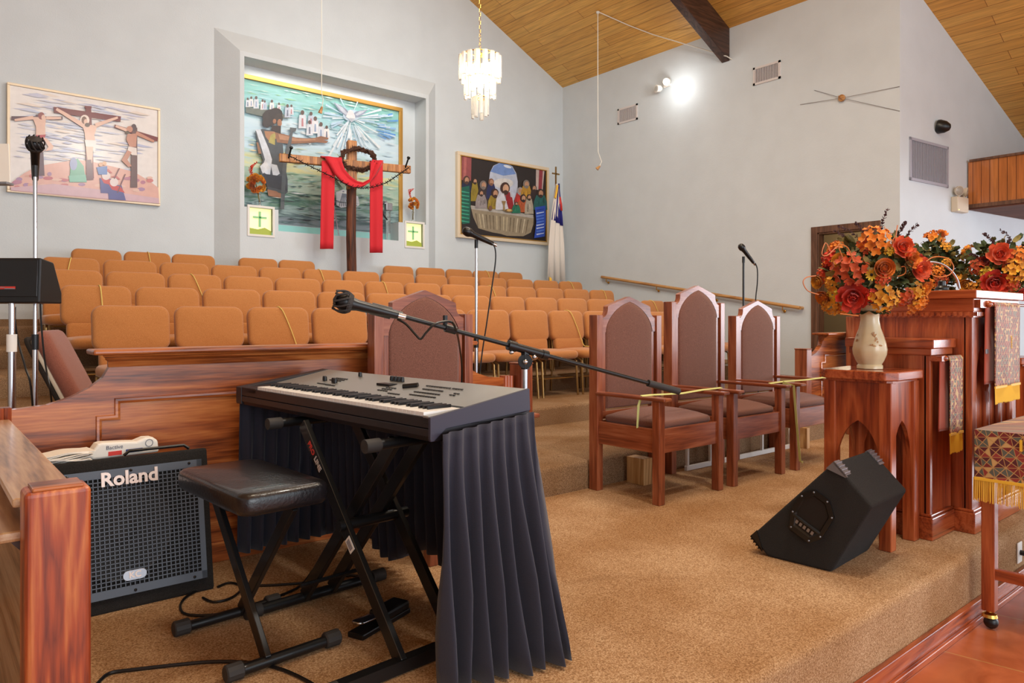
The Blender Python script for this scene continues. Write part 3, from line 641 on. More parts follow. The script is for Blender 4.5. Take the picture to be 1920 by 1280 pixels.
# figure in white in the water, waves
PS([(690, 690), (740, 690), (760, 760), (720, 850), (680, 800), (660, 760)], (150, 170, 150)); PS([(665, 870), (715, 850), (770, 870), (820, 900), (830, 960), (780, 1000), (740, 975), (700, 980), (668, 960)], (206, 214, 222))
for k in range(9): PS([(712, 862), (718, 862), (690+k*16, 970), (684+k*16, 970)], (120, 134, 150))
for k in range(44):
    y = random.uniform(860, 1090); x = random.uniform(45, 950); L = random.uniform(50, 150); w = random.uniform(2, 6); sl_ = .10
    if y > 950 and x < 270: continue
    PS([(x, y), (x+L*.5, y-w+L*.5*sl_), (x+L, y+L*sl_), (x+L*.5, y+w+L*.5*sl_)], random.choice([(48, 62, 70), (222, 232, 232), (66, 96, 92), (150, 176, 180), (38, 50, 58)]))
p.done('painted_figures', 'oil_paint', t)
bm = NB(); box(bm, x0-.002, x1+.06, ym-.045, ym-.001, z1, z1+.06); box(bm, x1, x1+.06, ym-.045, ym-.001, z0+.15, z1); link('gold_frame', bm, 'gold_frame', t, bevel=.004)
# ================================================================ CHOIR CHAIRS
def choir_chair():
    t = thing('choir_chair', 'x', 'chair', group='tan choir chairs in five rising rows')
    W_ = .505
    bk = M.Translation((0, 0, .47)) @ Rx(math.radians(9))    # reclined a little
    # upper back cushion: outline in x / up, thickness towards the sitter (-y)
    mb = M(((1,0,0,0),(0,0,-1,0),(0,1,0,0),(0,0,0,1)))       # local (x,y,z)->(x,-z,y)
    bm = NB(); pillow(bm, [(p[0], p[1]+.235) for p in rrect(W_, .325, .07, 5)], .075, .026, .014, T(0, -.012, .472) @ Rx(math.radians(-7)) @ mb); link('backrest', bm, 'tan_fabric', t, smooth=60)
    bm = NB(); pillow(bm, [(p[0], p[1]+.03) for p in rrect(.43, .14, .03, 3)], .06, .02, .006, T(0, -.022, .472) @ Rx(math.radians(-7)) @ mb); link('lumbar_pad', bm, 'tan_fabric', t, smooth=60)
    bm = NB(); pillow(bm, [(p[0], p[1]-.27) for p in rrect(W_, .47, .08, 4)], .085, .035, .016, T(0, 0, .415)); link('seat', bm, 'tan_fabric', t, smooth=60)
    for s in (-1, 1):
        bm = NB(); tube(bm, [(s*.225, -.02, .38), (s*.232, -.40, .375), (s*.236, -.445, .35), (s*.24, -.47, .0)], .011, 6); link('leg', bm, 'gold_metal', t, smooth=True)
        bm = NB(); tube(bm, [(s*.19, .055, .66), (s*.20, .022, .44), (s*.222, .0, .36), (s*.225, .02, .0)], .011, 6); link('leg', bm, 'gold_metal', t, smooth=True)
    bm = NB(); box(bm, -.2, .2, -.40, -.10, .17, .176); tube(bm, [(-.22, -.42, .18), (.22, -.42, .18)], .006, 5); tube(bm, [(-.22, -.08, .18), (.22, -.08, .18)], .006, 5)
    link('book_rack', bm, 'gold_metal', t)
    return t
proto = choir_chair()
rows = [(5.70, L3, [.945+.541*k for k in range(14)], 'front row'),
        (6.60, L4, [.88+.538*k for k in range(14)], 'second row'),
        (7.50, L5, [.83+.534*k for k in range(14)], 'third row'),
        (8.40, L6, [.965+.541*k for k in range(14)], 'fourth row'),
        (9.30, L7, [1.35, 1.88, 2.40, 3.20, 3.725, 5.30, 5.87, 6.41, 6.94, 7.47], 'back row')]
ordn = ['first', 'second', 'third', 'fourth', 'fifth', 'sixth', 'seventh', 'eighth', 'ninth', 'tenth', 'eleventh', 'twelfth', 'thirteenth', 'fourteenth']
top_l = ['leftmost top chair, by the painting', 'second chair of the top-left trio', 'third chair of the top-left trio', 'left chair of the pair beside the wooden cross', 'chair just left of the wooden cross',
         'first chair right of the wooden cross', 'second chair right of the cross', 'third chair right of the cross', 'fourth chair right of the cross', 'last top chair, nearest the flag']
ribboned = {(0, 2), (0, 8), (1, 0), (1, 13), (2, 2), (2, 6), (2, 9), (2, 13), (3, 0), (3, 5), (3, 13), (4, 1), (4, 8)}
first = True
random.seed(5)
for ri, (Y, Z, xs, nm) in enumerate(rows):
    for k, X in enumerate(xs):
        loc = (X+.265, Y, Z); rzr = random.uniform(-.02, .02)
        rib = ' with a yellow cord' if (ri, k) in ribboned else ''
        if ri == 4: lab = 'tan upholstered choir chair, ' + top_l[k]
        else: lab = 'tan choir chair%s, %s from the left, %s' % (rib, ordn[k], nm)
        if first: o = proto; o.location = loc; o.rotation_euler = (0, 0, rzr); o['label'] = lab; first = False
        else: o = dup(proto, loc, rzr, lab)
# yellow cords draped over the backs of some chairs
def cord(ri, k, xa, xb, seat=True):
    Y, Z, xs, nm = rows[ri]; X = xs[k]+.265
    bm = NB()
    f = [(X+xa, Y+.052, Z+.60), (X+xa, Y+.082, Z+.83), (X+xa, Y+.044, Z+.872), (X+xa+(xb-xa)*.05, Y-.004, Z+.862), (X+xa+(xb-xa)*.2, Y-.026, Z+.82), (X+xa+(xb-xa)*.6, Y-.047, Z+.67), (X+xb, Y-.070, Z+.50), (X+xb+.02, Y-.12, Z+.476), (X+xb+.05, Y-.40, Z+.476), (X+xb+.06, Y-.50, Z+.455), (X+xb+.06, Y-.512, Z+.30)]
    tube(bm, f, .0048, 5, smooth=3)
    o = link('yellow_cord', bm, 'ribbon_yellow', smooth=True)
    lab = 'thin yellow cord draped over the %s chair from the left in the choir %s' % (ordn[k], nm) if ri < 4 else 'thin yellow cord over a top-row chair, %s' % ('left of the niche' if k < 3 else 'right of the cross')
    tag(o, lab, 'cord', 'yellow cords draped over choir chairs')
for a in ((0, 2, .0, .14), (0, 8, .02, .18), (1, 0, .02, .04), (1, 13, -.05, .12), (2, 2, -.04, .1), (2, 6, -.03, .06), (2, 9, -.02, .1), (2, 13, .0, .1), (3, 0, .0, -.08), (3, 5, -.05, .05), (3, 13, -.05, .12), (4, 1, .0, .04), (4, 8, 0, .1)): cord(*a)

# ================================================================ PULPIT CHAIRS (thrones)
def throne(loc, label, up=0.0, sx_=1.0, rz=0, arms=True, name='pulpit_chair'):
    t = thing(name, label, 'chair', loc, rz, 'high-backed pulpit chairs with pointed tops')
    W_ = .305*sx_                                            # half width to post centres; origin = middle of the rear posts, faces -y
    zt = 1.155+up
    for s in (-1, 1):
        x = s*W_
        bm = NB(); box(bm, x-.028, x+.028, -.04, .035, 0, zt); link('rear_post', bm, 'throne_z', t, bevel=.004)
        bm = NB(); box(bm, x-.028, x+.028, -.55, -.495, 0, .628); link('front_leg', bm, 'throne_z', t, bevel=.004)
        bm = NB(); box(bm, x-.038, x+.038, -.595, -.03, .628, .650); o = link('armrest', bm, 'throne_y', t, bevel=.007)
        bm = NB(); box(bm, x-.014, x+.014, -.50, -.03, .31, .455); link('side_apron', bm, 'throne_y', t, bevel=.003)
    bm = NB(); box(bm, -W_+.02, W_-.02, -.537, -.51, .31, .455); link('front_apron', bm, 'throne_x', t, bevel=.003)
    bm = NB(); box(bm, -W_+.02, W_-.02, -.02, .01, .31, .455); link('rear_apron', bm, 'throne_x', t, bevel=.003)
    bm = NB(); box(bm, -W_+.02, W_-.02, -.03, .01, .465, .515); link('lower_rail', bm, 'throne_x', t, bevel=.003)
    # seat
    bm = NB(); pillow(bm, [(p[0], p[1]-.27) for p in rrect(.56*sx_, .46, .04, 3)], .05, .018, .055, T(0, 0, .472)); link('seat', bm, 'brown_fabric', t, smooth=60)
    # head rail: gable with notched shoulders and a pointed-arch opening
    wi = W_-.028; wf = .24*sx_
    zs = zt-.115; zp = zt+.126
    outer = [(-wi, zs), (-wi, zt-.02)] + [(-wi+(.058*sx_)*math.sin(a), zt-.02+.06*(1-math.cos(a))) for a in (.3, .6, .9, 1.2, 1.57)] + [(-wi+.058*sx_, zt+.056), (-wi+.066*sx_, zt+.062), (0, zp)]
    outer = outer + [(-x, z) for x, z in outer[-2::-1]]
    def arch(w_, zsh, zpk, n=7):
        L = []
        for k in range(n+1):
            s = k/n; L.append((-w_*(1-s**1.55), zsh+(zpk-zsh)*(math.sin(s*PI/2)*.55+s*.45)))
        return L
    al = arch(wf, zt-.10, zt+.092); inner = [(-wf, zs)] + al + [(-x, z) for x, z in al[-2::-1]] + [(wf, zs)]
    bm = NB()
    # stitch outer and inner outlines (both run left to right over the top)
    def resample(P, N):
        d = [0]
        for i in range(1, len(P)): d.append(d[-1]+math.hypot(P[i][0]-P[i-1][0], P[i][1]-P[i-1][1]))
        out = []
        for k in range(N+1):
            tt = d[-1]*k/N; i = max(j for j in range(len(d)) if d[j] <= tt+1e-9); i = min(i, len(P)-2)
            f = (tt-d[i])/max(d[i+1]-d[i], 1e-9); out.append((P[i][0]+(P[i+1][0]-P[i][0])*f, P[i][1]+(P[i+1][1]-P[i][1])*f))
        return out
    h = len(outer)//2; hi = len(inner)//2
    N = 60
    oo = resample(outer[:h+1], N); ii = resample(inner[:hi+1], N)
    oo = oo + [(-x, z) for x, z in oo[-2::-1]]; ii = ii + [(-x, z) for x, z in ii[-2::-1]]
    lay = {}
    for y in (-.03, .012):
        lay[y] = ([bm.verts.new((x, y, z)) for x, z in oo], [bm.verts.new((x, y, z)) for x, z in ii])
    K = len(oo)
    for i in range(K-1):
        (o0, i0), (o1, i1) = lay[-.03], lay[.012]
        bm.faces.new((o0[i], o0[i+1], i0[i+1], i0[i])); bm.faces.new((o1[i+1], o1[i], i1[i], i1[i+1]))
        bm.faces.new((o0[i+1], o0[i], o1[i], o1[i+1])); bm.faces.new((i0[i], i0[i+1], i1[i+1], i1[i]))
    bm.faces.new((o0[0], i0[0], i1[0], o1[0])); bm.faces.new((o0[-1], o1[-1], i1[-1], i0[-1]))
    link('head_rail', bm, 'throne_x', t, smooth=30)
    # upholstered panel
    ol = [(-wf, .53), (-wf, .8)] + al + [(-x, z) for x, z in al[-2::-1]] + [(wf, .8), (wf, .53)]
    ol = [(x*.985, z) for x, z in ol]
    bm = NB(); mb = M(((1,0,0,0),(0,0,-1,0),(0,1,0,0),(0,0,0,1)))
    pillow(bm, ol, .045, .014, .008, T(0, -.012, 0) @ mb); link('back_panel', bm, 'brown_fabric', t, smooth=50)
    for s in (-1, 1):
        bm = NB(); box(bm, s*(wf+.010)-.014, s*(wf+.010)+.014, -.025, .01, .50, zs+.01); link('back_stile', bm, 'throne_z', t, bevel=.003)
    return t
TY = 3.31
throne((3.785, TY, P1), 'first carved wooden pulpit chair right of the keyboard, green ribbon over its arm')
throne((4.565, TY, P1), 'tallest of the pointed-back pulpit chairs, middle of the three with arms', up=.10)
throne((5.385, TY, P1), 'pointed-back pulpit chair beside the flower stand, rightmost of the three with arms')
throne((2.115, 3.295, P1), 'high-backed pulpit chair directly behind the keyboard, dark brown fabric back', sx_=.93)
throne((7.36, 3.30, P1), 'pulpit chair half hidden behind the cream vase and the wooden pulpit', sx_=.93)

# green tape across the arms
bm = NB()
def strip(bm, path, w, nrm):
    P = [V(p) for p in path]; L = []
    for i, p_ in enumerate(P):
        d = (P[min(i+1, len(P)-1)]-P[max(i-1, 0)]).normalized(); s = d.cross(V(nrm[i] if isinstance(nrm, list) else nrm)); s.normalize()
        L.append((bm.verts.new(p_-s*w/2), bm.verts.new(p_+s*w/2)))
    for i in range(len(P)-1): bm.faces.new((L[i][0], L[i][1], L[i+1][1], L[i+1][0]))
z = P1+.653
strip(bm, [(3.45, 2.93, z-.20), (3.445, 2.915, z-.06), (3.455, 2.90, z), (3.53, 2.88, z+.002), (3.8, 2.86, z-.005), (4.06, 2.88, z+.001), (4.12, 2.88, z+.001), (4.245, 2.88, z+.002), (4.275, 2.88, z+.002)], .02, (0, -.35, 1))
o = link('green_ribbon', bm, 'ribbon_green'); tag(o, 'pale green ribbon hanging from the arm of the first pulpit chair', 'ribbon', 'ribbons tied across the pulpit chairs')
so = o.modifiers.new('thickness', 'SOLIDIFY'); so.thickness = .002
bm = NB()
strip(bm, [(4.85, 2.86, z), (5.0, 2.87, z+.001), (5.10, 2.87, z+.002), (5.4, 2.87, z-.003), (5.68, 2.87, z+.001), (5.73, 2.87, z+.001)], .02, (0, -.35, 1))
strip(bm, [(5.02, 2.85, z), (5.015, 2.76, z-.02), (5.03, 2.745, z-.3), (5.07, 2.74, z-.58), (5.075, 2.72, z-.585)], .022, (1, -.3, 0))
o = link('green_ribbon', bm, 'ribbon_green'); tag(o, 'olive green ribbon trailing down beside the rightmost armed pulpit chair', 'ribbon', 'ribbons tied across the pulpit chairs')
so = o.modifiers.new('thickness', 'SOLIDIFY'); so.thickness = .002

# ================================================================ OAK MODESTY RAILS
def rail(x0, xl, label, mirror_w=2.51, endposts=True):
    """curved-wing panel along x starting at x0; local origin at its left end"""
    t = thing('choir_rail', label, 'railing', (x0, 3.45, P1), 0, 'curved wooden rails before the choir')
    Wd = mirror_w
    left = [(0, 0), (0, .765), (.12, .775), (.20, .80), (.27, .835), (.32, .875), (.345, .92)]
    pts = left + [(Wd-x, z) for x, z in left[::-1]]
    bm = NB(); prism(bm, pts, 0, .045); link('panel', bm, 'oak_x', t)
    # ledge and crown moulding
    bm = NB(); box(bm, .27, Wd-.27, -.095, .075, .975, .998); link('ledge', bm, 'oak_x', t, bevel=.008)
    prof = [(0, .92), (-.012, .92), (-.016, .932), (-.02, .945), (-.036, .95), (-.05, .955), (-.053, .962), (-.074, .968), (-.078, .975), (0, .975)]
    bm = NB()
    a = [bm.verts.new((.345-(-p_[0])*.5, p_[0], p_[1])) for p_ in prof]; c = [bm.verts.new((Wd-.345+(-p_[0])*.5, p_[0], p_[1])) for p_ in prof]
    bm.faces.new(a); bm.faces.new(c[::-1])
    for i in range(len(prof)): j = (i+1) % len(prof); bm.faces.new((a[j], a[i], c[i], c[j]))
    box(bm, .345, Wd-.345, 0, .045, .92, .976)
    link('crown_moulding', bm, 'oak_x', t, smooth=30)
    # stepped half-round moulding on the face
    bm = NB()
    path = [(.305, .10), (.305, .705), (.375, .705), (.375, .775), (Wd-.375, .775), (Wd-.375, .705), (Wd-.305, .705), (Wd-.305, .10)]
    def off(path, d):
        out = []
        for i in range(len(path)):
            a = V(path[max(i-1, 0)]); b_ = V(path[i]); c = V(path[min(i+1, len(path)-1)])
            n1 = (b_-a); n2 = (c-b_)
            if n1.length == 0: n1 = n2
            if n2.length == 0: n2 = n1
            n1.normalize(); n2.normalize(); p1 = V((-n1.y, n1.x)); p2 = V((-n2.y, n2.x))
            out.append(b_ + (p1 if i in (0, len(path)-1) else p1+p2)*d)
        return out
    path = [V(p_) for p_ in path]
    lv = [(off(path, o_), y) for o_, y in ((-.012, .001), (-.009, -.011), (0, -.015), (.009, -.011), (.012, .001))]
    R_ = [[bm.verts.new((p_.x, y, p_.y)) for p_ in L] for L, y in lv]
    for i in range(4):
        for k in range(len(path)-1): bm.faces.new((R_[i][k], R_[i][k+1], R_[i+1][k+1], R_[i+1][k]))
    link('panel_moulding', bm, 'oak_x', t, smooth=35)
    bm = NB(); box(bm, .02, Wd-.02, -.018, .002, 0, .09); link('plinth', bm, 'oak_x', t, bevel=.004)
    for xx in (0, Wd):
        s = 1 if xx else -1
        bm = NB()
        for k in range(3): tube(bm, [(xx+s*(.012+k*.022), .0, 0), (xx+s*(.012+k*.022), .0, .775)], .014, 8)
        box(bm, min(xx, xx+s*.07), max(xx, xx+s*.07), 0, .045, 0, .775)
        link('fluted_stile', bm, 'cherry_z', t, smooth=30)
    return t
rail(.30, 0, 'long oak rail with curved wings and a stepped moulding behind the keyboard amplifier')
rail(6.47, 0, 'wooden rail with a curved wing half hidden behind the flower stand, by the doorway')
def endpost(x, label):
    bm = NB(); box(bm, x, x+.09, 3.38, 3.50, P1, 1.165); box(bm, x-.004, x+.094, 3.376, 3.504, 1.165, 1.175)
    o = link('rail_post', bm, 'throne_z', bevel=.004); tag(o, label, 'post', 'square end posts of the rails')
endpost(2.895, 'square dark wooden post at the right end of the oak rail, behind the boom stand')
endpost(6.375, 'square dark wooden post beside the flower stand, below the doorway')

# white frame and timber blocks under the pulpit chairs (a fold-down step leaned on the riser)
t = thing('step_frame', 'white metal frame with pale wood blocks standing behind the legs of the pulpit chairs', 'frame', (0, 0, P1))
for x, w_ in ((3.80, .09), (5.98, .05)):
    bm = NB(); box(bm, x, x+w_, 3.22-.05, 3.32, 0, .18); link('wood_block', bm, 'tan_wood', t, bevel=.002)
bm = NB(); box(bm, 4.42, 5.95, 3.275, 3.30, .0, .035); link('white_rail', bm, 'trim_white', t, bevel=.003)
for x in (4.43, 4.72, 5.0, 5.45, 5.9):
    bm = NB(); box(bm, x, x+.022, 3.278, 3.298, .035, .17); link('white_upright', bm, 'trim_white', t, bevel=.002)
# ================================================================ NEAR LEFT: worn pew front
t = thing('pew_front', 'worn wooden pew front with a scuffed end post at the bottom left', 'pew', (0, 0, P1))
bm = NB(); box(bm, .178, .300, 1.785, 1.875, 0, .762); link('end_post', bm, 'worn_z', t, bevel=.012, bseg=3)
bm = NB(); box(bm, .192, .286, 1.79, 1.87, .760, .768); link('post_cap', bm, 'oak_x', t, bevel=.003)
bm = NB(); box(bm, .165, .292, 1.875, 3.40, .715, .735); link('top_rail', bm, 'oak_y', t, bevel=.006)
bm = NB(); box(bm, .205, .245, 1.875, 3.40, 0, .715); link('panel', bm, 'oak_y', t)
bm = NB(); box(bm, -.02, .205, 1.86, 3.40, .645, .668); o = link('book_ledge', bm, 'oak_y', t, bevel=.008)
bm = NB(); prism(bm, [(.205, .645), (.16, .645), (.168, .632), (.185, .612), (.192, .588), (.205, .58)], 1.90, 1.915); link('ledge_bracket', bm, 'dark_beam', o)
# ================================================================ AMPLIFIER
tilt = Rx(math.radians(-10))
t = thing('keyboard_amplifier', 'black keyboard amplifier with a square-mesh grey grille, tilted back against the oak rail', 'amplifier', (.37, 3.10, P1), 0)
AW, AH, AD = .60, .585, .215
K = T(0, 0, .0) @ Rx(math.radians(-10))
bm = NB(); box(bm, 0, AW, .0, AD, .0, AH, K); link('cabinet', bm, 'black_carpet', t, bevel=.012, bseg=3)
bm = NB()
gx0, gx1, gz0, gz1 = .03, AW-.03, .055, AH-.045
# perforated grille: bars crossing in a square mesh with a solid rim
for a in ((gx0, gx1, gz1-.03, gz1), (gx0, gx1, gz0, gz0+.03), (gx0, gx0+.02, gz0, gz1), (gx1-.02, gx1, gz0, gz1)): box(bm, a[0], a[1], -.013, -.009, a[2], a[3], K)
nx = 30
for k in range(nx+1): x = gx0+.02+(gx1-gx0-.04)*k/nx; box(bm, x-.0019, x+.0019, -.012, -.0095, gz0+.03, gz1-.03, K)
nz_ = 27
for k in range(nz_+1): z = gz0+.03+(gz1-gz0-.06)*k/nz_; box(bm, gx0+.02, gx1-.02, -.012, -.0095, z-.0019, z+.0019, K)
g = link('grille', bm, 'grille_metal', t)
bm = NB(); mb = M(((1,0,0,0),(0,0,-1,0),(0,1,0,0),(0,0,0,1)))
lathe(bm, [(.19, .004), (.185, .010), (.165, .002), (.06, -.0), (.05, .006), (.01, .008)], K @ T(.26, -.0005, .30) @ mb, 32); link('speaker_cone', bm, 'speaker_cone', t, smooth=True)
for sx_ in (.08, .3, .52):
    for sz in (gz0+.012, gz1-.012): bm = NB(); ball(bm, (sx_, -.014, sz), .006, 8, 5, mx=K); link('screw', bm, 'black_metal', g)
RX = Rx(PI/2)
text_mesh('name_plate', 'Roland', .074, K @ T(.295, -.016, .500) @ RX, 'letter_white', t, .0025, .0022)
bm = NB(); pillow(bm, rrect(.085, .038, .0185, 6), .003, .001, 0, K @ T(.30, -.014, .125) @ RX); bd = link('badge', bm, 'badge_grey', t)
text_mesh('badge_letters', 'KC', .032, K @ T(.30, -.0165, .125) @ RX, 'letter_white', bd, .001, .001)
bm = NB(); tube(bm, [(.29, .05, AH+.004), (.31, .05, AH+.02), (.52, .05, AH+.02), (.54, .05, AH+.004)], .007, 6); o = link('handle', bm, 'black_metal', t, smooth=True)
o.data.transform(K)
for x in (.08, .52):
    bm = NB(); tube(bm, [(x, .05, .0), (x, .06, .03)], .016, 8); link('foot', bm, 'rubber', t)
# napkins
bm = NB(); random.seed(11)
zt_ = P1+AH*.985
for k in range(9):
    a = random.uniform(-.12, .12); dx = random.uniform(-.012, .012)
    c0 = K @ V((.035+dx, .07, AH+.004+k*.0045))
    pts = []
    for i in range(9):
        for j in range(2): pass
    N = 10; top = []
    for i in range(N+1):
        for j in (0, 1):
            x = (-.135+.27*i/N); y = (-.055 if j == 0 else .06); zz = .004*math.sin(i*.9+k)+(.03*(i/N-.5)**2*k*.35)*(1 if i < 5 else .3)
            vv = Rz(a) @ V((x, y+.006*math.sin(i+k), zz)); top.append(bm.verts.new(V((.37, 3.10, P1))+c0+vv))
    for i in range(N): bm.faces.new((top[2*i], top[2*i+2], top[2*i+3], top[2*i+1]))
o = link('napkin_stack', bm, 'paper_white'); tag(o, 'rumpled stack of white paper napkins on top of the keyboard amplifier', 'napkins'); so = o.modifiers.new('s', 'SOLIDIFY'); so.thickness = .0028
# wipes packet
WPL = V((.37, 3.10, P1)) + K @ V((.305, .13, AH+.006))
t = thing('wipes_packet', 'white soft packet of wipes with red and blue labels on the amplifier', 'packet', WPL, .10)
bm = NB(); mb = Rx(PI/2)
pts = [(-.13, 0), (-.135, .02), (-.105, .062), (-.09, .066), (0, .060), (.04, .056), (.075, .068), (.105, .066), (.125, .05), (.13, .0)]
prism(bm, pts, -.035, .035); link('pouch', bm, 'paper_white', t, bevel=.012, bseg=3)
text_mesh('pouch_print', 'Bactive', .022, T(-.045, -.0365, .043) @ RX, 'ink_grey', t, .0004)
bm = NB(); box(bm, -.068, -.018, -.0368, -.035, .010, .027); link('red_label', bm, 'sticker_red', t)
bm = NB(); box(bm, -.002, .062, -.0368, -.035, .014, .028); link('blue_label', bm, 'sticker_blue', t)
bm = NB(); lathe(bm, [(.0155, 0), (.0155, .001), (.0135, .001), (.0135, 0)], T(.088, -.036, .045) @ RX, 20, False); link('round_stamp', bm, 'ink_grey', t)

# ================================================================ KEYBOARD (local x = along the keys left to right, local y = away from the player)
P0 = RT*(-.249) + FW*2.213; aV = (RT*-.692 + FW*.722).normalized(); bV = V((aV.y, -aV.x, 0))
KL = 1.438; ORG = P0 + aV*KL
kang = math.atan2(-aV.y, -aV.x)
def kb(x, y, z=0): p_ = ORG + aV*(-x) + bV*y; return V((p_.x, p_.y, z))
t = thing('stage_keyboard', 'long black and silver stage keyboard with 88 keys, its right side nearest', 'keyboard', (ORG.x, ORG.y, P1), kang)
D_ = .43; zf, zbk = .82, .88
bm = NB()
prof = [(.008, .742), (0, .752), (0, .818), (.03, .822), (.155, .805), (.155, .79), (.03, .79), (.02, .76)]
# lower case
def sprism(bm, prof, x0, x1):  # profile in (y,z) extruded along x
    a = [bm.verts.new((x0, p_[0], p_[1])) for p_ in prof]; c = [bm.verts.new((x1, p_[0], p_[1])) for p_ in prof]
    bm.faces.new(a); bm.faces.new(c[::-1])
    for i in range(len(prof)): j = (i+1) % len(prof); bm.faces.new((a[j], a[i], c[i], c[j]))
sprism(bm, [(.0, .785), (.0, .819), (.022, .821), (.022, .80), (.40, .80), (D_, .805), (.42, .79), (.36, .785)], .006, KL-.006)
sprism(bm, [(.014, .742), (.0, .76), (.0, .783), (.06, .785), (.36, .785), (.34, .742)], .012, KL-.012)
link('lower_case', bm, 'kb_black', t, bevel=.002)
for nm, x0, x1, mt in (('left_cheek', 0, .055, 'kb_black'), ('right_cheek', KL-.012, KL, 'kb_side')):
    bm = NB(); sprism(bm, [(.0, .745), (-.002, .752), (-.002, .82), (D_, zbk+.002), (D_+.004, .805), (.06, .78), (.012, .745)], x0, x1); link(nm, bm, mt, t, bevel=.002)
slope = (zbk-.83)/(D_-.165)
def pz(y): return .832+(y-.165)*slope
bm = NB(); sprism(bm, [(.165, .80), (.165, .832), (D_, zbk), (D_, .80)], .055, KL-.012)
sprism(bm, [(.0, .80), (.0, .823), (.165, .833), (.165, .80)], KL-.042, KL-.012)
pn = link('control_panel', bm, 'kb_silver', t, bevel=.0015)
bm = NB(); sprism(bm, [(.0, .80), (.0, .822), (.165, .831), (.165, .80)], .055, .20); link('wheel_block', bm, 'kb_black', t, bevel=.002)
bm = NB(); sprism(bm, [(.150, .826), (.168, .836), (.170, .80), (.15, .80)], .20, KL-.042); link('key_slip', bm, 'black_plastic', t)
kx0, kx1 = .203, KL-.045; nw = 52; kw = (kx1-kx0)/nw
bm = NB(); box(bm, .0006, kw-.0006, 0, .150, -.018, 0); wk = link('white_key', bm, 'key_white', t, bevel=.0008); wk.location = (kx0, .006, .8325)
bm = NB(); prism(bm, [(0, -.004), (.0005, .009), (.0085, .009), (.009, -.004)], 0, .095); bk = link('black_key', bm, 'key_black', t, bevel=.001)
pat = [1, 0, 1, 1, 0, 1, 1]; first_b = True   # from low A: A# - C# D# - F# G#
for k in range(nw):
    if k: c = wk.copy(); C.objects.link(c); c.parent = t; c.location = (kx0+k*kw, .006, .8325)
    if k < nw-1 and pat[k % 7]:
        if first_b: c = bk; first_b = False
        else: c = bk.copy(); C.objects.link(c); c.parent = t
        c.location = (kx0+(k+1)*kw-.0045, .055, .834)
# buttons, knobs, faders, display
bm = NB(); box(bm, -.006, .006, -.003, .003, 0, .0035); bt = link('button', bm, 'kb_button', pn, bevel=.0008); nb = 0
spots = []
for gx_, gy, nx_, ny, dx, dy in ((.34, .28, 6, 3, .017, .016), (.34, .22, 7, 1, .017, .01), (.42, .215, 5, 1, .016, .01), (.80, .23, 4, 3, .018, .02), (.90, .21, 5, 1, .016, .01), (.97, .34, 6, 1, .016, .01), (1.00, .30, 8, 1, .016, .01), (1.06, .34, 4, 1, .016, .01), (1.00, .26, 10, 1, .016, .01), (1.02, .225, 10, 1, .016, .01), (1.20, .27, 2, 2, .018, .02), (1.13, .34, 4, 1, .016, .01)):
    for i in range(nx_):
        for j in range(ny): spots.append((gx_+i*dx, gy+j*dy))
for k, (x, y) in enumerate(spots[:96]):
    c = bt
    if k: c = bt.copy(); C.objects.link(c); c.parent = pn
    c.location = (x, y, pz(y)); c.rotation_euler = (math.atan(slope), 0, 0)
bm = NB(); lathe(bm, [(.009, 0), (.0085, .012), (.007, .019), (.001, .0195)], seg=12); kn = link('knob', bm, 'black_plastic', pn, smooth=40)
for k, (x, y) in enumerate(((.70, .36), (.725, .36), (.75, .36), (.775, .36), (.44, .37), (.305, .27), (.32, .265), (.40, .26), (.415, .256), (.43, .252))):
    c = kn
    if k: c = kn.copy(); C.objects.link(c); c.parent = pn
    c.location = (x, y, pz(y))
bm = NB(); box(bm, .70, .79, .285, .325, pz(.285)-.002, pz(.325)+.0012); link('display', bm, 'black_plastic', pn)
bm = NB(); tube(bm, [(.88, .29, pz(.29)+.004), (.93, .325, pz(.325)+.004)], .011, 10); link('data_slider', bm, 'black_plastic', pn, smooth=True)

# ---------------- stand
t = thing('keyboard_stand', 'black double-braced folding keyboard stand under the stage keyboard', 'stand', (ORG.x, ORG.y, P1), kang)
fa, fb = KL-.86, KL-.13      # local x of the feet (far-left, near-right)
ta, tb = KL-.90, KL-.21
def sq(bm, p, q_, w, h):
    p, q_ = V(p), V(q_); d = (q_-p).normalized(); s = V((0, 1, 0)); u = d.cross(s).normalized(); mx_ = M.Identity(4)
    vs = []
    for e in (p, q_):
        for a, c in ((-1, -1), (1, -1), (1, 1), (-1, 1)): vs.append(bm.verts.new(e + s*a*w/2 + u*c*h/2))
    for f in ((0, 1, 2, 3), (7, 6, 5, 4), (0, 4, 5, 1), (1, 5, 6, 2), (2, 6, 7, 3), (3, 7, 4, 0)): bm.faces.new([vs[i] for i in f])
for y in (-.02, .20):
    bm = NB(); sq(bm, (ta+.13, y, .725), (fb, y, .03), .022, .05); o = link('brace', bm, 'black_metal', t, bevel=.003)
    if y < 0:
        d = V((fb-ta-.13, 0, .03-.725)).normalized(); ang = math.atan2(-d.z, d.x)
        text_mesh('brace_lettering', 'PRO', .03, T(ta+.13+d.x*.115, y-.0118, .725+d.z*.115) @ Ry(ang) @ RX, 'sticker_red', o, .0006, .0008)
        text_mesh('brace_lettering', 'LINE', .03, T(ta+.13+d.x*.185, y-.0118, .725+d.z*.185) @ Ry(ang) @ RX, 'letter_white', o, .0006, .0008)
        bm = NB(); m_ = T(ta+.13+d.x*.52, y-.0118, .725+d.z*.52) @ Ry(ang); box(bm, -.026, .026, -.0012, 0, -.018, .018, m_); st = link('barcode_sticker', bm, 'paper_white', o)
        bm = NB()
        for k in range(11): box(bm, -.018+k*.0034, -.018+k*.0034+.0016, -.002, -.0012, -.012, .010, m_)
        link('barcode', bm, 'ink_grey', st)
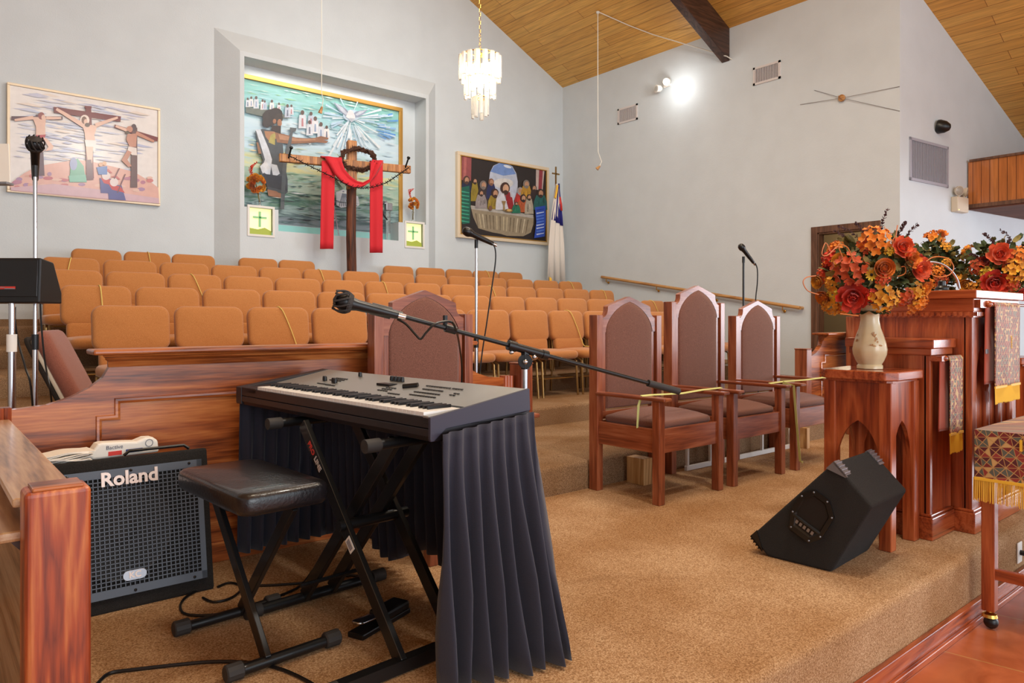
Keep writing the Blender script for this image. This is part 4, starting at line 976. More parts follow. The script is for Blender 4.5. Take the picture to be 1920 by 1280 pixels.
for y in (.03, .15):
    bm = NB(); sq(bm, (tb-.03, y, .715), (fa, y, .03), .022, .05); link('brace', bm, 'black_metal', t, bevel=.003)
for x in (fa, fb):
    bm = NB(); tube(bm, [(x, -.17, .024), (x, .36, .024)], .02, 10) if x == fa else box(bm, x-.02, x+.02, -.30, .36, .004, .044); f = link('foot', bm, 'black_metal', t, smooth=True)
    for y in (-.21, .34):
        bm = NB(); tube(bm, [(x, y if x == fa else y-.1, .026), (x, (y+.06) if x == fa else y-.04, .026)], .026, 12); link('end_cap', bm, 'rubber', f, smooth=True)
for x in (ta, tb):
    bm = NB(); tube(bm, [(x, -.10, .717), (x, .36, .717)], .018, 12); f = link('support_arm', bm, 'black_metal', t, smooth=True)
    bm = NB(); tube(bm, [(x, -.105, .717), (x, -.05, .717)], .0225, 14); link('end_cap', bm, 'rubber', f, smooth=True)
bm = NB(); mid = (fa+fb)/2; tube(bm, [((fa+fb)/2+.03, -.05, .40), ((fa+fb)/2+.03, .24, .40)], .02, 10); link('pivot', bm, 'black_metal', t, smooth=True)
bm = NB(); tube(bm, [(fa+.12, -.05, .12), (fa+.12, .24, .12)], .008, 6); link('cross_bar', bm, 'black_metal', t)

# ---------------- pleated skirt round three sides
def skirt():
    bm = NB(); path = []
    for k in range(150): path.append(('r', k/149))
    for k in range(1, 200): path.append(('b', k/199))
    for k in range(1, 90): path.append(('l', k/89))
    levels = [0, .04, .075, .1, .16, .25, .36, .5, .65, .8, .92, 1.0]
    grid = []; s = 0
    for w_, u in path:
        col = []
        for h in levels:
            zt_ = .775 if w_ != 'r' else .768+.034*u
            zb_ = .012 if w_ == 'r' else (.10+.05*math.sin(u*17) if w_ == 'b' else .05)
            ztop = zt_; z = ztop+(zb_-ztop)*h
            amp = (.006 if h < .08 else .006+.030*min(1, (h-.08)*1.6))
            if w_ == 'r':
                n_ = 7.0; ph = u*n_*2*PI+.35*math.sin(h*5+u*9); f = math.sin(ph); f = (abs(f)**.7)*(1 if f > 0 else -1)
                fl = (.012+.17*h**1.3*(.25+.75*u))
                x = KL+.008+fl+f*amp*1.25+.012*math.sin(h*7+u*21)*h; y = .03+.40*u-.03*h*(1-u)*1.5-.02*h*u
            elif w_ == 'b':
                n_ = 22; f = math.sin(u*n_*2*PI+.5*math.sin(h*4+u*13))
                x = KL+.008-(KL+.02)*u+(.10*h)*(1-u)**3-(0.02*h)*u; y = D_+.012+f*amp*.8+.05*h
                if u < .05: y = D_+.01+(.04*h)+f*amp*.4
            else:
                n_ = 7; f = math.sin(u*n_*2*PI)
                x = -.012-.03*h+f*amp*.8; y = D_+.01-.42*u
            col.append(bm.verts.new((x, y, z)))
        grid.append(col)
    for i in range(len(grid)-1):
        for j in range(len(levels)-1): bm.faces.new((grid[i][j], grid[i+1][j], grid[i+1][j+1], grid[i][j+1]))
    o = link('keyboard_skirt', bm, 'navy_cloth', smooth=180)
    so = o.modifiers.new('s', 'SOLIDIFY'); so.thickness = .002
    o.location = (ORG.x, ORG.y, P1); o.rotation_euler = (0, 0, kang)
    tag(o, 'dark navy pleated cloth skirt hanging round the sides and back of the keyboard', 'skirt')
skirt()

# ---------------- bench
bc = kb(KL-.68, -.27, P1)
t = thing('piano_bench', 'black padded X-frame piano bench in front of the keyboard', 'bench', bc, kang)
bm = NB(); pillow(bm, rrect(.58, .31, .045, 5), .075, .022, .012, T(0, 0, .545)); link('seat', bm, 'black_leather', t, smooth=60)
bm = NB(); box(bm, -.05, .05, -.10, .10, .478, .508); link('seat_bracket', bm, 'black_metal', t, bevel=.003)
for y, xa, xb in ((-.05, -.20, .235), (.06, .20, -.215)):
    bm = NB(); sq(bm, (xa, y, .50), (xb, y, .03), .02, .045); link('leg', bm, 'black_metal', t, bevel=.003)
for x in (-.215, .235):
    bm = NB(); tube(bm, [(x, -.14, .024), (x, .19, .024)], .018, 12); f = link('foot', bm, 'black_metal', t, smooth=True)
    for y in (-.185, .155):
        bm = NB()
        lathe(bm, [(.022, 0), (.0265, .004), (.0265, .052), (.022, .056)], T(x, y, .027) @ Rx(-PI/2), 24, True, .025, 12); link('rubber_foot', bm, 'rubber', f, smooth=25)

# ---------------- sustain pedal
pp = onZ(700, 1178, P1)
t = thing('sustain_pedal', 'chrome sustain pedal on a black base on the carpet below the keyboard', 'pedal', pp, math.radians(22))
bm = NB(); box(bm, -.10, .18, -.035, .035, 0, .02); link('base', bm, 'black_plastic', t, bevel=.004)
bm = NB(); box(bm, .02, .17, -.04, .04, .02, .055); link('housing', bm, 'black_plastic', t, bevel=.01)
bm = NB(); pillow(bm, rrect(.12, .05, .02, 5), .008, .003, .004, T(-.04, 0, .05) @ Ry(.1)); link('treadle', bm, 'chrome', t, smooth=50)
# ---------------- floor cables
def cable(name, pts, r, label, mat='black_plastic', sm=6):
    bm = NB(); tube(bm, pts, r, 6, smooth=sm); o = link(name, bm, mat, smooth=True); tag(o, label, 'cable'); return o
zc = P1+.006
def F(x, y, z=zc): return onZ(x, y, z)
cable('cable', [F(182, 1282), F(205, 1262), F(250, 1255), F(330, 1246), F(400, 1240), F(470, 1242), F(520, 1252), F(560, 1268), F(600, 1290)], .0055, 'black cable snaking across the carpet under the nearest bench foot')
cable('cable', [F(395, 1095), F(350, 1118), F(338, 1138), F(352, 1152), F(400, 1152), F(440, 1143), F(500, 1125), F(560, 1100), F(585, 1070)], .005, 'black cable looping on the carpet beside the amplifier')
cable('cable', [F(380, 1120), F(400, 1128), F(430, 1122), F(450, 1108), F(452, 1098), F(430, 1092), F(408, 1100)], .005, 'small coil of black cable at the foot of the amplifier')
cable('cable', [F(470, 1098), F(520, 1096), F(570, 1092), F(620, 1084), F(660, 1078), F(690, 1086)], .005, 'black cable running below the far edge of the keyboard skirt')

# ================================================================ MICROPHONES AND STANDS
def unit_frame(p, d, up=V((0, 0, 1))):
    d = d.normalized(); s = d.cross(up).normalized(); u = s.cross(d)
    return M(((s.x, u.x, d.x, p.x), (s.y, u.y, d.y, p.y), (s.z, u.z, d.z, p.z), (0, 0, 0, 1)))
def microphone(p, d, label, sc_=1.0, cage=False):
    """p = middle of the handle, d = direction towards the grille"""
    t = thing('microphone', label, 'microphone', p); X = unit_frame(V((0, 0, 0)), d) @ M.Scale(sc_, 4)
    bm = NB(); lathe(bm, [(.011, -.09), (.0125, -.085), (.015, -.03), (.0175, .04), (.021, .055)], X, 16); link('handle', bm, 'black_plastic', t, smooth=40)
    bm = NB(); lathe(bm, [(.020, .053), (.0265, .066), (.0275, .078), (.024, .095), (.014, .106), (.002, .109)], X, 16); h = link('grille', bm, 'black_metal', t, smooth=40)
    if cage:
        bm = NB()
        for k in range(10):
            a = 2*PI*k/10
            tube(bm, [X @ V((.025*math.cos(a+b_*.5), .025*math.sin(a+b_*.5), .058)) if b_ == 0 else X @ V(((.034-.006*(b_-1)**2)*math.cos(a+b_*.42), (.034-.006*(b_-1)**2)*math.sin(a+b_*.42), .058+b_*.027)) for b_ in (0, .5, 1, 1.5, 2)], .0035, 5, smooth=2)
        lathe(bm, [(.026, .056), (.033, .066), (.033, .072), (.026, .070)], X, 14); lathe(bm, [(.026, .108), (.002, .116)], X, 14)
        link('foam_cover', bm, 'rubber', h)
    bm = NB(); lathe(bm, [(.007, -.115), (.009, -.113), (.009, -.09)], X, 12); link('connector', bm, 'chrome', t, smooth=40)
    return t
def base_legs(t, z0, r=.30, n_=3, a0=.5, mat='black_metal'):
    for k in range(n_):
        a = a0+2*PI*k/n_; bm = NB(); tube(bm, [(0, 0, z0+.09), (r*math.cos(a), r*math.sin(a), z0+.012)], .009, 8); l_ = link('leg', bm, mat, t, smooth=True)
        bm = NB(); tube(bm, [(r*.93*math.cos(a), r*.93*math.sin(a), z0+.018), (r*1.04*math.cos(a), r*1.04*math.sin(a), z0+.012)], .012, 8); link('rubber_foot', bm, 'rubber', l_)
# boom stand behind the keyboard
Ds, De = 2.52, 3.06
bs = atD(738, 588, Ds); be = atD(1271, 733, De); dirb = (be-bs).normalized()
# pivot: point of the boom line seen at x=985
best = min(((abs((960+FPX*(((bs+(be-bs)*s/400)-CO).dot(RT))/(((bs+(be-bs)*s/400)-CO).dot(FW)))-985), s) for s in range(401)))[1]; pv = bs+(be-bs)*best/400
base = V((pv.x, pv.y, P1)); base = V((onZ(985, 900, P1)*0+pv).to_tuple()); 
t = thing('boom_microphone_stand', 'black boom microphone stand reaching across behind the keyboard', 'stand', (pv.x, pv.y, P1))
O = V((pv.x, pv.y, P1)); zpv = pv.z-P1
bm = NB(); tube(bm, [(0, 0, .02), (0, 0, zpv-.20)], .0125, 12); link('lower_tube', bm, 'chrome', t, smooth=True)
bm = NB(); tube(bm, [(0, 0, zpv-.21), (0, 0, zpv-.05)], .010, 12); link('upper_tube', bm, 'chrome', t, smooth=True)
bm = NB(); tube(bm, [(0, 0, zpv-.25), (0, 0, zpv-.185)], .0165, 14); link('height_clutch', bm, 'black_plastic', t, smooth=True)
bm = NB(); lathe(bm, [(.13, 0), (.13, .012), (.12, .022), (.03, .03), (.02, .05)], seg=28); link('round_base', bm, 'black_metal', t, smooth=30)
bm = NB(); tube(bm, [bs-O, be-O], .0085, 10); bo = link('boom', bm, 'black_metal', t, smooth=True)
bm = NB(); g0 = be-dirb*.16; tube(bm, [g0-O, be+dirb*.005-O], .0145, 12); link('counterweight', bm, 'rubber', bo, smooth=True)
bm = NB(); tube(bm, [pv-dirb*.05-O, pv+dirb*.09-O], .016, 12); box(bm, -.011, .011, -.011, .011, zpv-.075, zpv); tube(bm, [pv-dirb*.075-O, pv-dirb*.04-O], .0195, 12); tube(bm, [pv+dirb*.075-O, pv+dirb*.10-O], .0185, 12)
cl = link('boom_clutch', bm, 'black_plastic', t, smooth=True)
bm = NB(); lathe(bm, [(.026, -.014), (.028, -.01), (.028, .01), (.026, .014)], T(0, 0, zpv-.045) @ unit_frame(V((0, 0, 0)), -FW), 18); link('pivot_plate', bm, 'black_plastic', t, smooth=40)
bm = NB(); ball(bm, tuple(-FW*.03+V((0, 0, zpv-.045))), .010); ball(bm, tuple(RT*.035+V((0, 0, zpv-.028))), .009); ball(bm, tuple(pv-O-dirb*.06-V((0, 0, .024))), .009); link('thumb_screw', bm, 'chrome', cl, smooth=True)
mp_ = atD(690, 577, 2.46); dm = (atD(650, 567, 2.44)-mp_).normalized()
bm = NB(); c0 = atD(712, 582, 2.49); tube(bm, [c0-O-dm*.04, c0-O+dm*.03], .021, 12); tube(bm, [bs-O-dirb*.03, bs-O+dirb*.03], .015, 10); link('mic_clip', bm, 'black_plastic', t, smooth=True)
microphone(atD(694, 578, 2.47), dm, 'black microphone in a ribbed cover at the left end of the boom', 1.1, True)
tie = bs+(be-bs)*.0; tp = [s for s in range(401) if abs((960+FPX*(((bs+(be-bs)*s/400)-CO).dot(RT))/(((bs+(be-bs)*s/400)-CO).dot(FW)))-848) < 4][0]; tpv = bs+(be-bs)*tp/400
bm = NB(); tube(bm, [tpv-O-dirb*.02, tpv-O+dirb*.022], .015, 10); box(bm, -.006, .006, -.006, .006, -.005, .045, T(*(tpv-O-dirb*.02))); link('cable_clip', bm, 'black_plastic', t)
d0 = 2.52
cable('microphone_cable', [atD(745, 598, d0), atD(762, 608, d0), atD(780, 628, d0-.01), atD(789, 635, d0-.01), atD(800, 622, d0), atD(818, 606, d0+.02), atD(845, 603, tpv.dot(FW)-.02), atD(855, 618, tpv.dot(FW)-.01), atD(861, 645, 2.92), atD(866, 690, 3.12), atD(865, 760, 3.20), atD(868, 860, 3.22), onZ(872, 1065, P1+.006)], .0045, 'black microphone cable hanging in a V from the boom over the pulpit chair')
def straight_stand(x, y, z0, ztop, label, mat='chrome', zcl=None, a0=.3):
    t = thing('microphone_stand', label, 'stand', (x, y, z0), 0, 'upright microphone stands')
    h = ztop-z0; zcl = (zcl-z0) if zcl else h*.55
    bm = NB(); tube(bm, [(0, 0, .02), (0, 0, zcl)], .0125, 12); link('lower_tube', bm, mat, t, smooth=True)
    bm = NB(); tube(bm, [(0, 0, zcl-.02), (0, 0, h)], .009, 12); link('upper_tube', bm, mat, t, smooth=True)
    bm = NB(); tube(bm, [(0, 0, zcl-.04), (0, 0, zcl+.035)], .016, 12); link('height_clutch', bm, 'black_plastic', t, smooth=True)
    bm = NB(); tube(bm, [(0, 0, h-.035), (0, 0, h+.02)], .012, 10); link('mic_clip', bm, 'black_plastic', t, smooth=True)
    bm = NB(); tube(bm, [(0, 0, .05), (0, 0, .13)], .018, 12); link('leg_hub', bm, 'black_metal', t, smooth=True)
    base_legs(t, 0, .22, a0=a0); return t
# centre chrome stand
D0 = 4.62; b0 = atD(893, 455, D0)
straight_stand(b0.x, b0.y, L2, b0.z, 'chrome microphone stand before the front choir row, right of the keyboard chair', zcl=atD(893, 640, D0).z)
dm = (atD(878, 436, D0-.05)-atD(912, 452, D0)).normalized()
microphone(atD(899, 445, D0-.02), dm, 'black microphone on the chrome stand in front of the supper painting', 1.12)
cable('microphone_cable', [atD(921, 455, D0), atD(928, 465, D0), atD(929, 490, D0), atD(922, 540, D0), atD(912, 610, D0), atD(903, 670, D0), atD(897, 740, D0), atD(905, 800, D0), onZ(925, 868, L2+.006)], .005, 'black cable hanging from the microphone on the centre chrome stand')
# right black stand
D1 = 6.45; b1 = atD(1394, 485, D1)
straight_stand(b1.x, b1.y, L2, b1.z, 'slim black microphone stand behind the rightmost armed pulpit chair', 'black_metal', zcl=1.35)
microphone(atD(1401, 477, D1-.02), (atD(1389, 460, D1-.05)-atD(1412, 490, D1)).normalized(), 'black microphone on the slim black stand, against the side wall', 1.12)
cable('microphone_cable', [atD(1416, 493, D1), atD(1420, 505, D1), atD(1420, 530, D1), atD(1417, 560, D1), atD(1416, 600, D1), atD(1420, 700, D1), onZ(1425, 800, L2+.006)], .006, 'black cable hanging from the microphone by the side wall')
# left chrome stand and mic
D2 = 3.5; b2 = atD(66, 318, D2)
straight_stand(b2.x, b2.y, L2, b2.z, 'tall chrome microphone stand at the left edge, in front of the crosses painting', zcl=atD(66, 640, D2).z)
microphone(atD(66, 303, D2+.03), (CO-atD(66, 300, D2)).normalized()*.75+V((0, 0, 1)), 'black caged microphone at the top of the tall left chrome stand', 1.15, True)
cable('microphone_cable', [atD(75, 545, D2), atD(77, 600, D2), atD(82, 660, D2), atD(88, 700, D2), atD(97, 755, D2), onZ(110, 905, L2+.006)], .0045, 'thin black cable hanging beside the tall left chrome stand')
# small stage speaker on its own stand
D3 = 3.3; c3 = atD(22, 570, D3)
t = thing('monitor_stand', 'thick chrome stand carrying the small black speaker at the left edge', 'stand', (c3.x, c3.y, L2))
h = atD(22, 566, D3).z-L2; hc = atD(22, 647, D3).z-L2
bm = NB(); tube(bm, [(0, 0, .02), (0, 0, hc)], .0165, 14); link('lower_tube', bm, 'chrome', t, smooth=True)
bm = NB(); tube(bm, [(0, 0, hc), (0, 0, h)], .0125, 14); link('upper_tube', bm, 'chrome', t, smooth=True)
bm = NB(); tube(bm, [(0, 0, hc-.03), (0, 0, hc+.05)], .021, 14); link('height_clutch', bm, 'paper_white', t, smooth=True)
base_legs(t, 0, .24, a0=1.2)
t = thing('stage_speaker', 'small black wedge speaker with a red and silver badge on the chrome stand', 'speaker', (c3.x, c3.y, c3.z+.0), A-PI/2)
bm = NB(); prof = [(-.055, .0), (-.045, .205), (.05, .19), (.11, .05), (.11, .0)]
sprism(bm, [(p_[0], p_[1]+.004) for p_ in prof], -.20, .162); link('cabinet', bm, 'black_plastic', t, bevel=.006)
bm = NB(); m_ = T(0, -.055, .0) @ Rx(math.radians(-2.8)); box(bm, -.19, .152, -.004, .002, .032, .198, m_); g = link('grille', bm, 'black_metal', t, bevel=.002)
bm = NB(); box(bm, -.035, .055, -.008, -.003, .066, .078, m_); bd = link('badge', bm, 'sticker_red', g); bm = NB(); box(bm, .01, .055, -.0095, -.007, .066, .070, m_); box(bm, -.03, .01, -.0095, -.007, .072, .075, m_); link('badge_trim', bm, 'badge_grey', bd)
cable('speaker_cable', [atD(28, 575, D3+.03), atD(28, 600, D3+.03), atD(34, 640, D3+.02), atD(48, 690, D3), atD(60, 745, D3), onZ(72, 960, L2+.006)], .005, 'thin black cable drooping below the small speaker at the left')
# music sheets at the left edge
D4 = 4.15
t = thing('music_stand', 'music stand with white sheet pages cut by the left edge of the picture', 'stand', (atD(-30, 345, D4).x, atD(-30, 345, D4).y, L2), A-PI/2)
h = atD(0, 342, D4).z-L2
bm = NB(); box(bm, -.16, .152, -.03, .03, h-.014, h); tr = link('tray', bm, 'badge_grey', t, bevel=.002)
bm = NB(); prism(bm, [(-.16, 0), (.15, 0), (.10, .245), (-.16, .245)], -.002, .002, T(0, 0, h) @ Rx(-.25)); link('sheet_pages', bm, 'paper_white', t)
bm = NB(); tube(bm, [(-.05, .0, .02), (-.05, 0, h-.01)], .01, 10); link('pole', bm, 'chrome', t, smooth=True)
base_legs(t, 0, .2)
# maroon stacking chair seen from the side
ch = atD(125, 700, 3.95)
t = thing('stacking_chair', 'maroon upholstered chair seen from the side behind the left end of the oak rail', 'chair', (ch.x+.02, ch.y, L2), A-PI/2+.36)
# local x = sideways in the picture, chair faces +x
def sidepad(bm, p, q_, th, w, e=.02):
    p, q_ = V((p[0], 0, p[1])), V((q_[0], 0, q_[1])); d = q_-p; L = d.length; ang = math.atan2(d.x, d.z)
    pillow(bm, rrect(w, L, .06, 4), th, e, .01, T((p.x+q_.x)/2, 0, (p.z+q_.z)/2) @ Ry(ang) @ M(((0,0,1,0),(1,0,0,0),(0,1,0,0),(0,0,0,1))))
bm = NB(); sidepad(bm, (.075, .46), (-.115, .87), .085, .42, .035); link('backrest', bm, 'maroon_fabric', t, smooth=60)
bm = NB(); sidepad(bm, (.025, .46), (-.145, .83), .022, .40, .006); link('back_shell', bm, 'beige_plastic', t, smooth=60)
bm = NB(); sidepad(bm, (.0, .46), (-.175, .84), .02, .41, .006); link('rear_cover', bm, 'flower_dark', t, smooth=60)
bm = NB(); pillow(bm, [(p_[0]+.26, p_[1]) for p_ in rrect(.42, .43, .06, 4)], .08, .03, .012, T(0, 0, .43)); link('seat', bm, 'maroon_fabric', t, smooth=60)
for s in (-1, 1):
    bm = NB(); tube(bm, [(.04, s*.2, .45), (-.02, s*.21, 0)], .011, 8); link('leg', bm, 'gold_metal', t, smooth=True)
    bm = NB(); tube(bm, [(.42, s*.2, .42), (.45, s*.21, 0)], .011, 8); link('leg', bm, 'gold_metal', t, smooth=True)
# ================================================================ FLOWER STAND, PULPIT, COMMUNION TABLE
def pointed_arch(w, zs, zp, n=8):
    """half outline left foot -> peak -> right foot"""
    L = [(-w*(1-(k/n)**1.7), zs+(zp-zs)*(math.sin(k/n*PI/2)*.6+.4*k/n)) for k in range(n+1)]
    return L + [(-x, z) for x, z in L[-2::-1]]
def flower_stand(loc, label):
    t = thing('flower_stand', label, 'stand', loc, 0, 'pointed-arch flower stands')
    S_ = .33; h = .825
    c = .05
    def oct_(w, ch): return [(-w+ch, -w), (w-ch, -w), (w, -w+ch), (w, w-ch), (w-ch, w), (-w+ch, w), (-w, w-ch), (-w, -w+ch)]
    bm = NB(); hprism(bm, oct_(.192, .045), h, h+.045); link('top', bm, 'cherry_x', t, bevel=.006)
    bm = NB(); hprism(bm, oct_(.165, .02), h-.012, h); link('top_moulding', bm, 'cherry_x', t)
    q_ = S_/2-.028
    for sx_ in (-1, 1):
        for sy in (-1, 1):
            bm = NB(); box(bm, sx_*q_-.03, sx_*q_+.03, sy*q_-.03, sy*q_+.03, 0, h-.01); link('leg', bm, 'cherry_z', t, bevel=.005)
    iw = q_-.028
    for k in range(4):
        ar = pointed_arch(iw, .40, .62)
        pts = [(-iw, h-.012)] + [(-iw, .36)] + ar + [(iw, .36)] + [(iw, h-.012)]
        # build as strips between arch and the top edge
        bm = NB(); mm = Rz(PI/2*k)
        yy0, yy1 = -q_-.012, -q_+.006
        top = [(x, h-.012) for x, z in ar]
        for y, fl in ((yy0, 0), (yy1, 1)):
            for i in range(len(ar)-1):
                vs = [bm.verts.new(mm @ V((p_[0], y, p_[1]))) for p_ in (ar[i], ar[i+1], top[i+1], top[i])]
                bm.faces.new(vs if not fl else vs[::-1])
        for i in range(len(ar)-1):
            bm.faces.new([bm.verts.new(mm @ V(p_)) for p_ in ((ar[i][0], yy0, ar[i][1]), (ar[i][0], yy1, ar[i][1]), (ar[i+1][0], yy1, ar[i+1][1]), (ar[i+1][0], yy0, ar[i+1][1]))])
        link('arched_apron', bm, 'cherry_z', t, recalc=False)
    return t
SX, SY = 3.785, 1.66
flower_stand((SX, SY, P1), 'cherry wood flower stand with pointed arches holding the cream vase')

def petal(bm, mx, L, w, curl, n=3, m_=3):
    g = []
    for i in range(n+1):
        u = i/n; row = []
        ww = w*math.sin(min(1, u*1.25+.12)*PI*.62)**.7 if u < .999 else w*.55
        for j in range(m_+1):
            s = j/m_*2-1
            row.append(bm.verts.new(mx @ V((s*ww/2, u*L*math.cos(curl*u), u*L*math.sin(curl*u)+.12*w*s*s))))
        g.append(row)
    for i in range(n):
        for j in range(m_): bm.faces.new((g[i][j], g[i][j+1], g[i+1][j+1], g[i+1][j]))
def facing(c, d, roll=0): return unit_frame(V(c), V(d)) @ Rz(roll)
def bloom(bm, c, d, r, kind):
    X = facing(c, d, random.uniform(0, 6))
    if kind == 'peony':
        for lay, (k, tilt_, L) in enumerate(((9, .25, 1.0), (8, .55, .85), (7, .85, .68), (6, 1.12, .5), (5, 1.35, .34))):
            for i in range(k):
                petal(bm, X @ T(0, 0, -r*.15+lay*r*.07) @ Rz(2*PI*i/k+lay*.4+random.uniform(-.15, .15)) @ Rx(tilt_) @ T(0, r*.03, 0), r*L*random.uniform(.9, 1.1), r*.62*L**.5, .35)
    elif kind == 'hydrangea':
        N = 15
        for i in range(N):
            a = i*2.4; rr = math.sqrt((i+.5)/N); v_ = V((rr*math.cos(a)*r*.85, rr*math.sin(a)*r*.85, r*.55*math.sqrt(max(0, 1-rr*rr*.9))))
            d2 = (v_+V((0, 0, r*.1))).normalized(); Y_ = X @ facing(v_, d2, random.uniform(0, 3))
            for k in range(4): petal(bm, Y_ @ Rz(k*PI/2) @ Rx(.25), r*.34, r*.30, .2, 2, 2)
    elif kind == 'ranunculus':
        for lay in range(6):
            k = 9; tilt_ = .3+lay*.19; L = 1.05-.13*lay
            for i in range(k): petal(bm, X @ T(0, 0, -r*.25+lay*r*.08) @ Rz(2*PI*i/k+lay*.5) @ Rx(tilt_) @ T(0, r*.02*(6-lay)*.5, 0), r*L*.95, r*.7*L, .5)
    elif kind == 'daisy':
        for i in range(11): petal(bm, X @ Rz(2*PI*i/11) @ Rx(.12) @ T(0, r*.2, 0), r*.75, r*.34, .1, 2, 2)
def leaf_bunch(bm, c, R, N, size, squash=(1, 1, .8), rng=(0, 1)):
    for k in range(N):
        d = V((random.gauss(0, 1), random.gauss(0, 1), random.gauss(0, 1))).normalized()
        p_ = V(c)+V((d.x*R*squash[0], d.y*R*squash[1], d.z*R*squash[2]))*random.uniform(.55, 1.0)
        petal(bm, facing(p_, d+V((random.uniform(-.6, .6), random.uniform(-.6, .6), random.uniform(-.9, .4))), random.uniform(0, 6)) @ Rx(random.uniform(-.5, .8)), size*random.uniform(.7, 1.3), size*.62, .4, 3, 2)
def sprig(bm, pts, n_, ls):
    tube(bm, pts, .0016, 4, smooth=3)
    P = [V(p_) for p_ in pts]
    for k in range(n_):
        u = (.25+.75*k/n_)*(len(P)-1); i = min(int(u), len(P)-2); p_ = P[i].lerp(P[i+1], u-i); d = (P[i+1]-P[i]).normalized()
        for s in (0, 1, 2): petal(bm, facing(p_, d, random.uniform(0, 6)) @ Rz(s*2.1) @ Rx(.5) , ls, ls*.8, .3, 2, 2)
def arrangement(t, c, R, flowers, Dp, leafN=150, sq=(1, 1, .8)):
    """flowers: list (px, py, radius_px, kind, colour) seen in the photo; placed on the near surface of a ball of radius R round c"""
    c = V(c); O = V(t.location)
    bm = NB(); leaf_bunch(bm, c-O, R*.84, leafN, .06, sq); link('foliage', bm, 'leaf_green', t, recalc=False)
    bm = NB(); leaf_bunch(bm, c-O, R*.92, int(leafN*.7), .055, sq); link('foliage', bm, 'leaf_olive', t, recalc=False)
    for px, py, rp, kind, col in flowers:
        r0 = ray(px, py); r0 = r0/r0.length; oc = CO-c; b_ = oc.dot(r0); cc = oc.dot(oc)-(R*.88)**2; disc = b_*b_-cc
        if disc > 0: p_ = CO+r0*(-b_-math.sqrt(disc))
        else: p_ = CO+r0*(-b_)
        d = (p_-c).normalized()*.75-FW*.55
        r_ = rp*p_.dot(FW)/FPX if False else rp*(p_-CO).dot(FW)/FPX
        bm = NB(); bloom(bm, p_-O, d, r_*1.32, kind); f = link('flower', bm, 'petal_'+col, t, smooth=180, recalc=False)
        if kind == 'daisy':
            bm = NB(); ball(bm, p_-O+d.normalized()*r_*.1, r_*.32, 8, 5); link('flower_centre', bm, 'flower_dark', f)
    # back side: a few more blooms so that the bouquet is round
    for k in range(9):
        a = random.uniform(0, PI); d = (FW*math.sin(a)+RT*math.cos(a)+V((0, 0, random.uniform(-.4, .7)))).normalized(); p_ = c+d*R*.85
        bm = NB(); bloom(bm, p_-O, d, R*.22, random.choice(('hydrangea', 'peony'))); link('flower', bm, 'petal_'+random.choice(('orange', 'red', 'amber', 'rust')), t, smooth=180, recalc=False)
random.seed(21)
VZ = P1+.870
VX, VY = SX-.005, SY+.005
t = thing('vase', 'cream ceramic vase with a painted sprig, standing on the arched flower stand', 'vase', (VX, VY, VZ))
bm = NB(); lathe(bm, [(.055, 0), (.062, .003), (.062, .018), (.056, .024), (.068, .045), (.080, .075), (.083, .10), (.078, .13), (.066, .17), (.052, .21), (.045, .25), (.046, .28), (.055, .31), (.064, .325), (.060, .325), (.042, .28), (.04, .25)], seg=36, flute=.018, nfl=8, cap=True); link('body', bm, 'cream_ceramic', t, smooth=60)
bm = NB(); random.seed(2)
vdir = -(V((VX, VY, 0)).normalized())
for (aa, zz) in ((.35, .165), (.50, .15), (.42, .13), (.28, .14), (.36, .118), (.20, .128), (.46, .18), (.55, .125), (.3, .19), (-.95, .18), (-.9, .155), (-1.0, .14)):
    d = Rz(aa) @ vdir; rr = {True: .0805}.get(zz < .12, .080-(zz-.12)*.24)
    petal(bm, facing(V((d.x*rr, d.y*rr, zz)), d+V((0, 0, .2)), random.uniform(0, 6)), .016, .009, .1, 2, 2)
link('painted_sprig', bm, 'rail_wood', t, recalc=False)
random.seed(22)
bc_ = atD(1638, 508, (V((VX, VY, 0))).dot(FW))
t = thing('flower_arrangement', 'large round bouquet of orange, red and yellow silk flowers in the cream vase', 'flowers', (VX, VY, VZ+.26))
arrangement(t, bc_, .245, [
    (1601, 552, 26, 'peony', 'red'), (1594, 505, 25, 'hydrangea', 'rust'), (1577, 490, 15, 'ranunculus', 'amber'), (1641, 453, 24, 'hydrangea', 'orange'), (1625, 460, 14, 'hydrangea', 'rust'),
    (1688, 466, 20, 'peony', 'coral'), (1705, 486, 16, 'peony', 'orange'), (1718, 505, 20, 'peony', 'coral'), (1655, 557, 22, 'hydrangea', 'amber'), (1638, 552, 12, 'hydrangea', 'red'), (1560, 485, 14, 'hydrangea', 'red'), (1547, 515, 13, 'hydrangea', 'coral'),
    (1537, 528, 13, 'ranunculus', 'amber'), (1549, 555, 16, 'ranunculus', 'orange'), (1567, 550, 12, 'hydrangea', 'yellow'), (1560, 572, 15, 'hydrangea', 'amber'), (1578, 575, 12, 'hydrangea', 'orange'), (1711, 550, 18, 'hydrangea', 'amber'), (1722, 565, 14, 'hydrangea', 'orange'), (1729, 538, 15, 'ranunculus', 'orange'), (1696, 556, 14, 'hydrangea', 'rust'),
    (1634, 515, 9, 'daisy', 'yellow'), (1565, 511, 6, 'daisy', 'yellow'), (1655, 521, 11, 'hydrangea', 'coral'), (1568, 466, 12, 'hydrangea', 'orange'), (1720, 485, 9, 'peony', 'red'), (1708, 575, 11, 'hydrangea', 'orange'), (1728, 505, 9, 'hydrangea', 'yellow'), (1667, 470, 8, 'hydrangea', 'yellow'), (1554, 505, 10, 'peony', 'red'), (1655, 503, 19, 'ranunculus', 'orange')], 0, 240)
Db = bc_.dot(FW)
O = V(t.location)
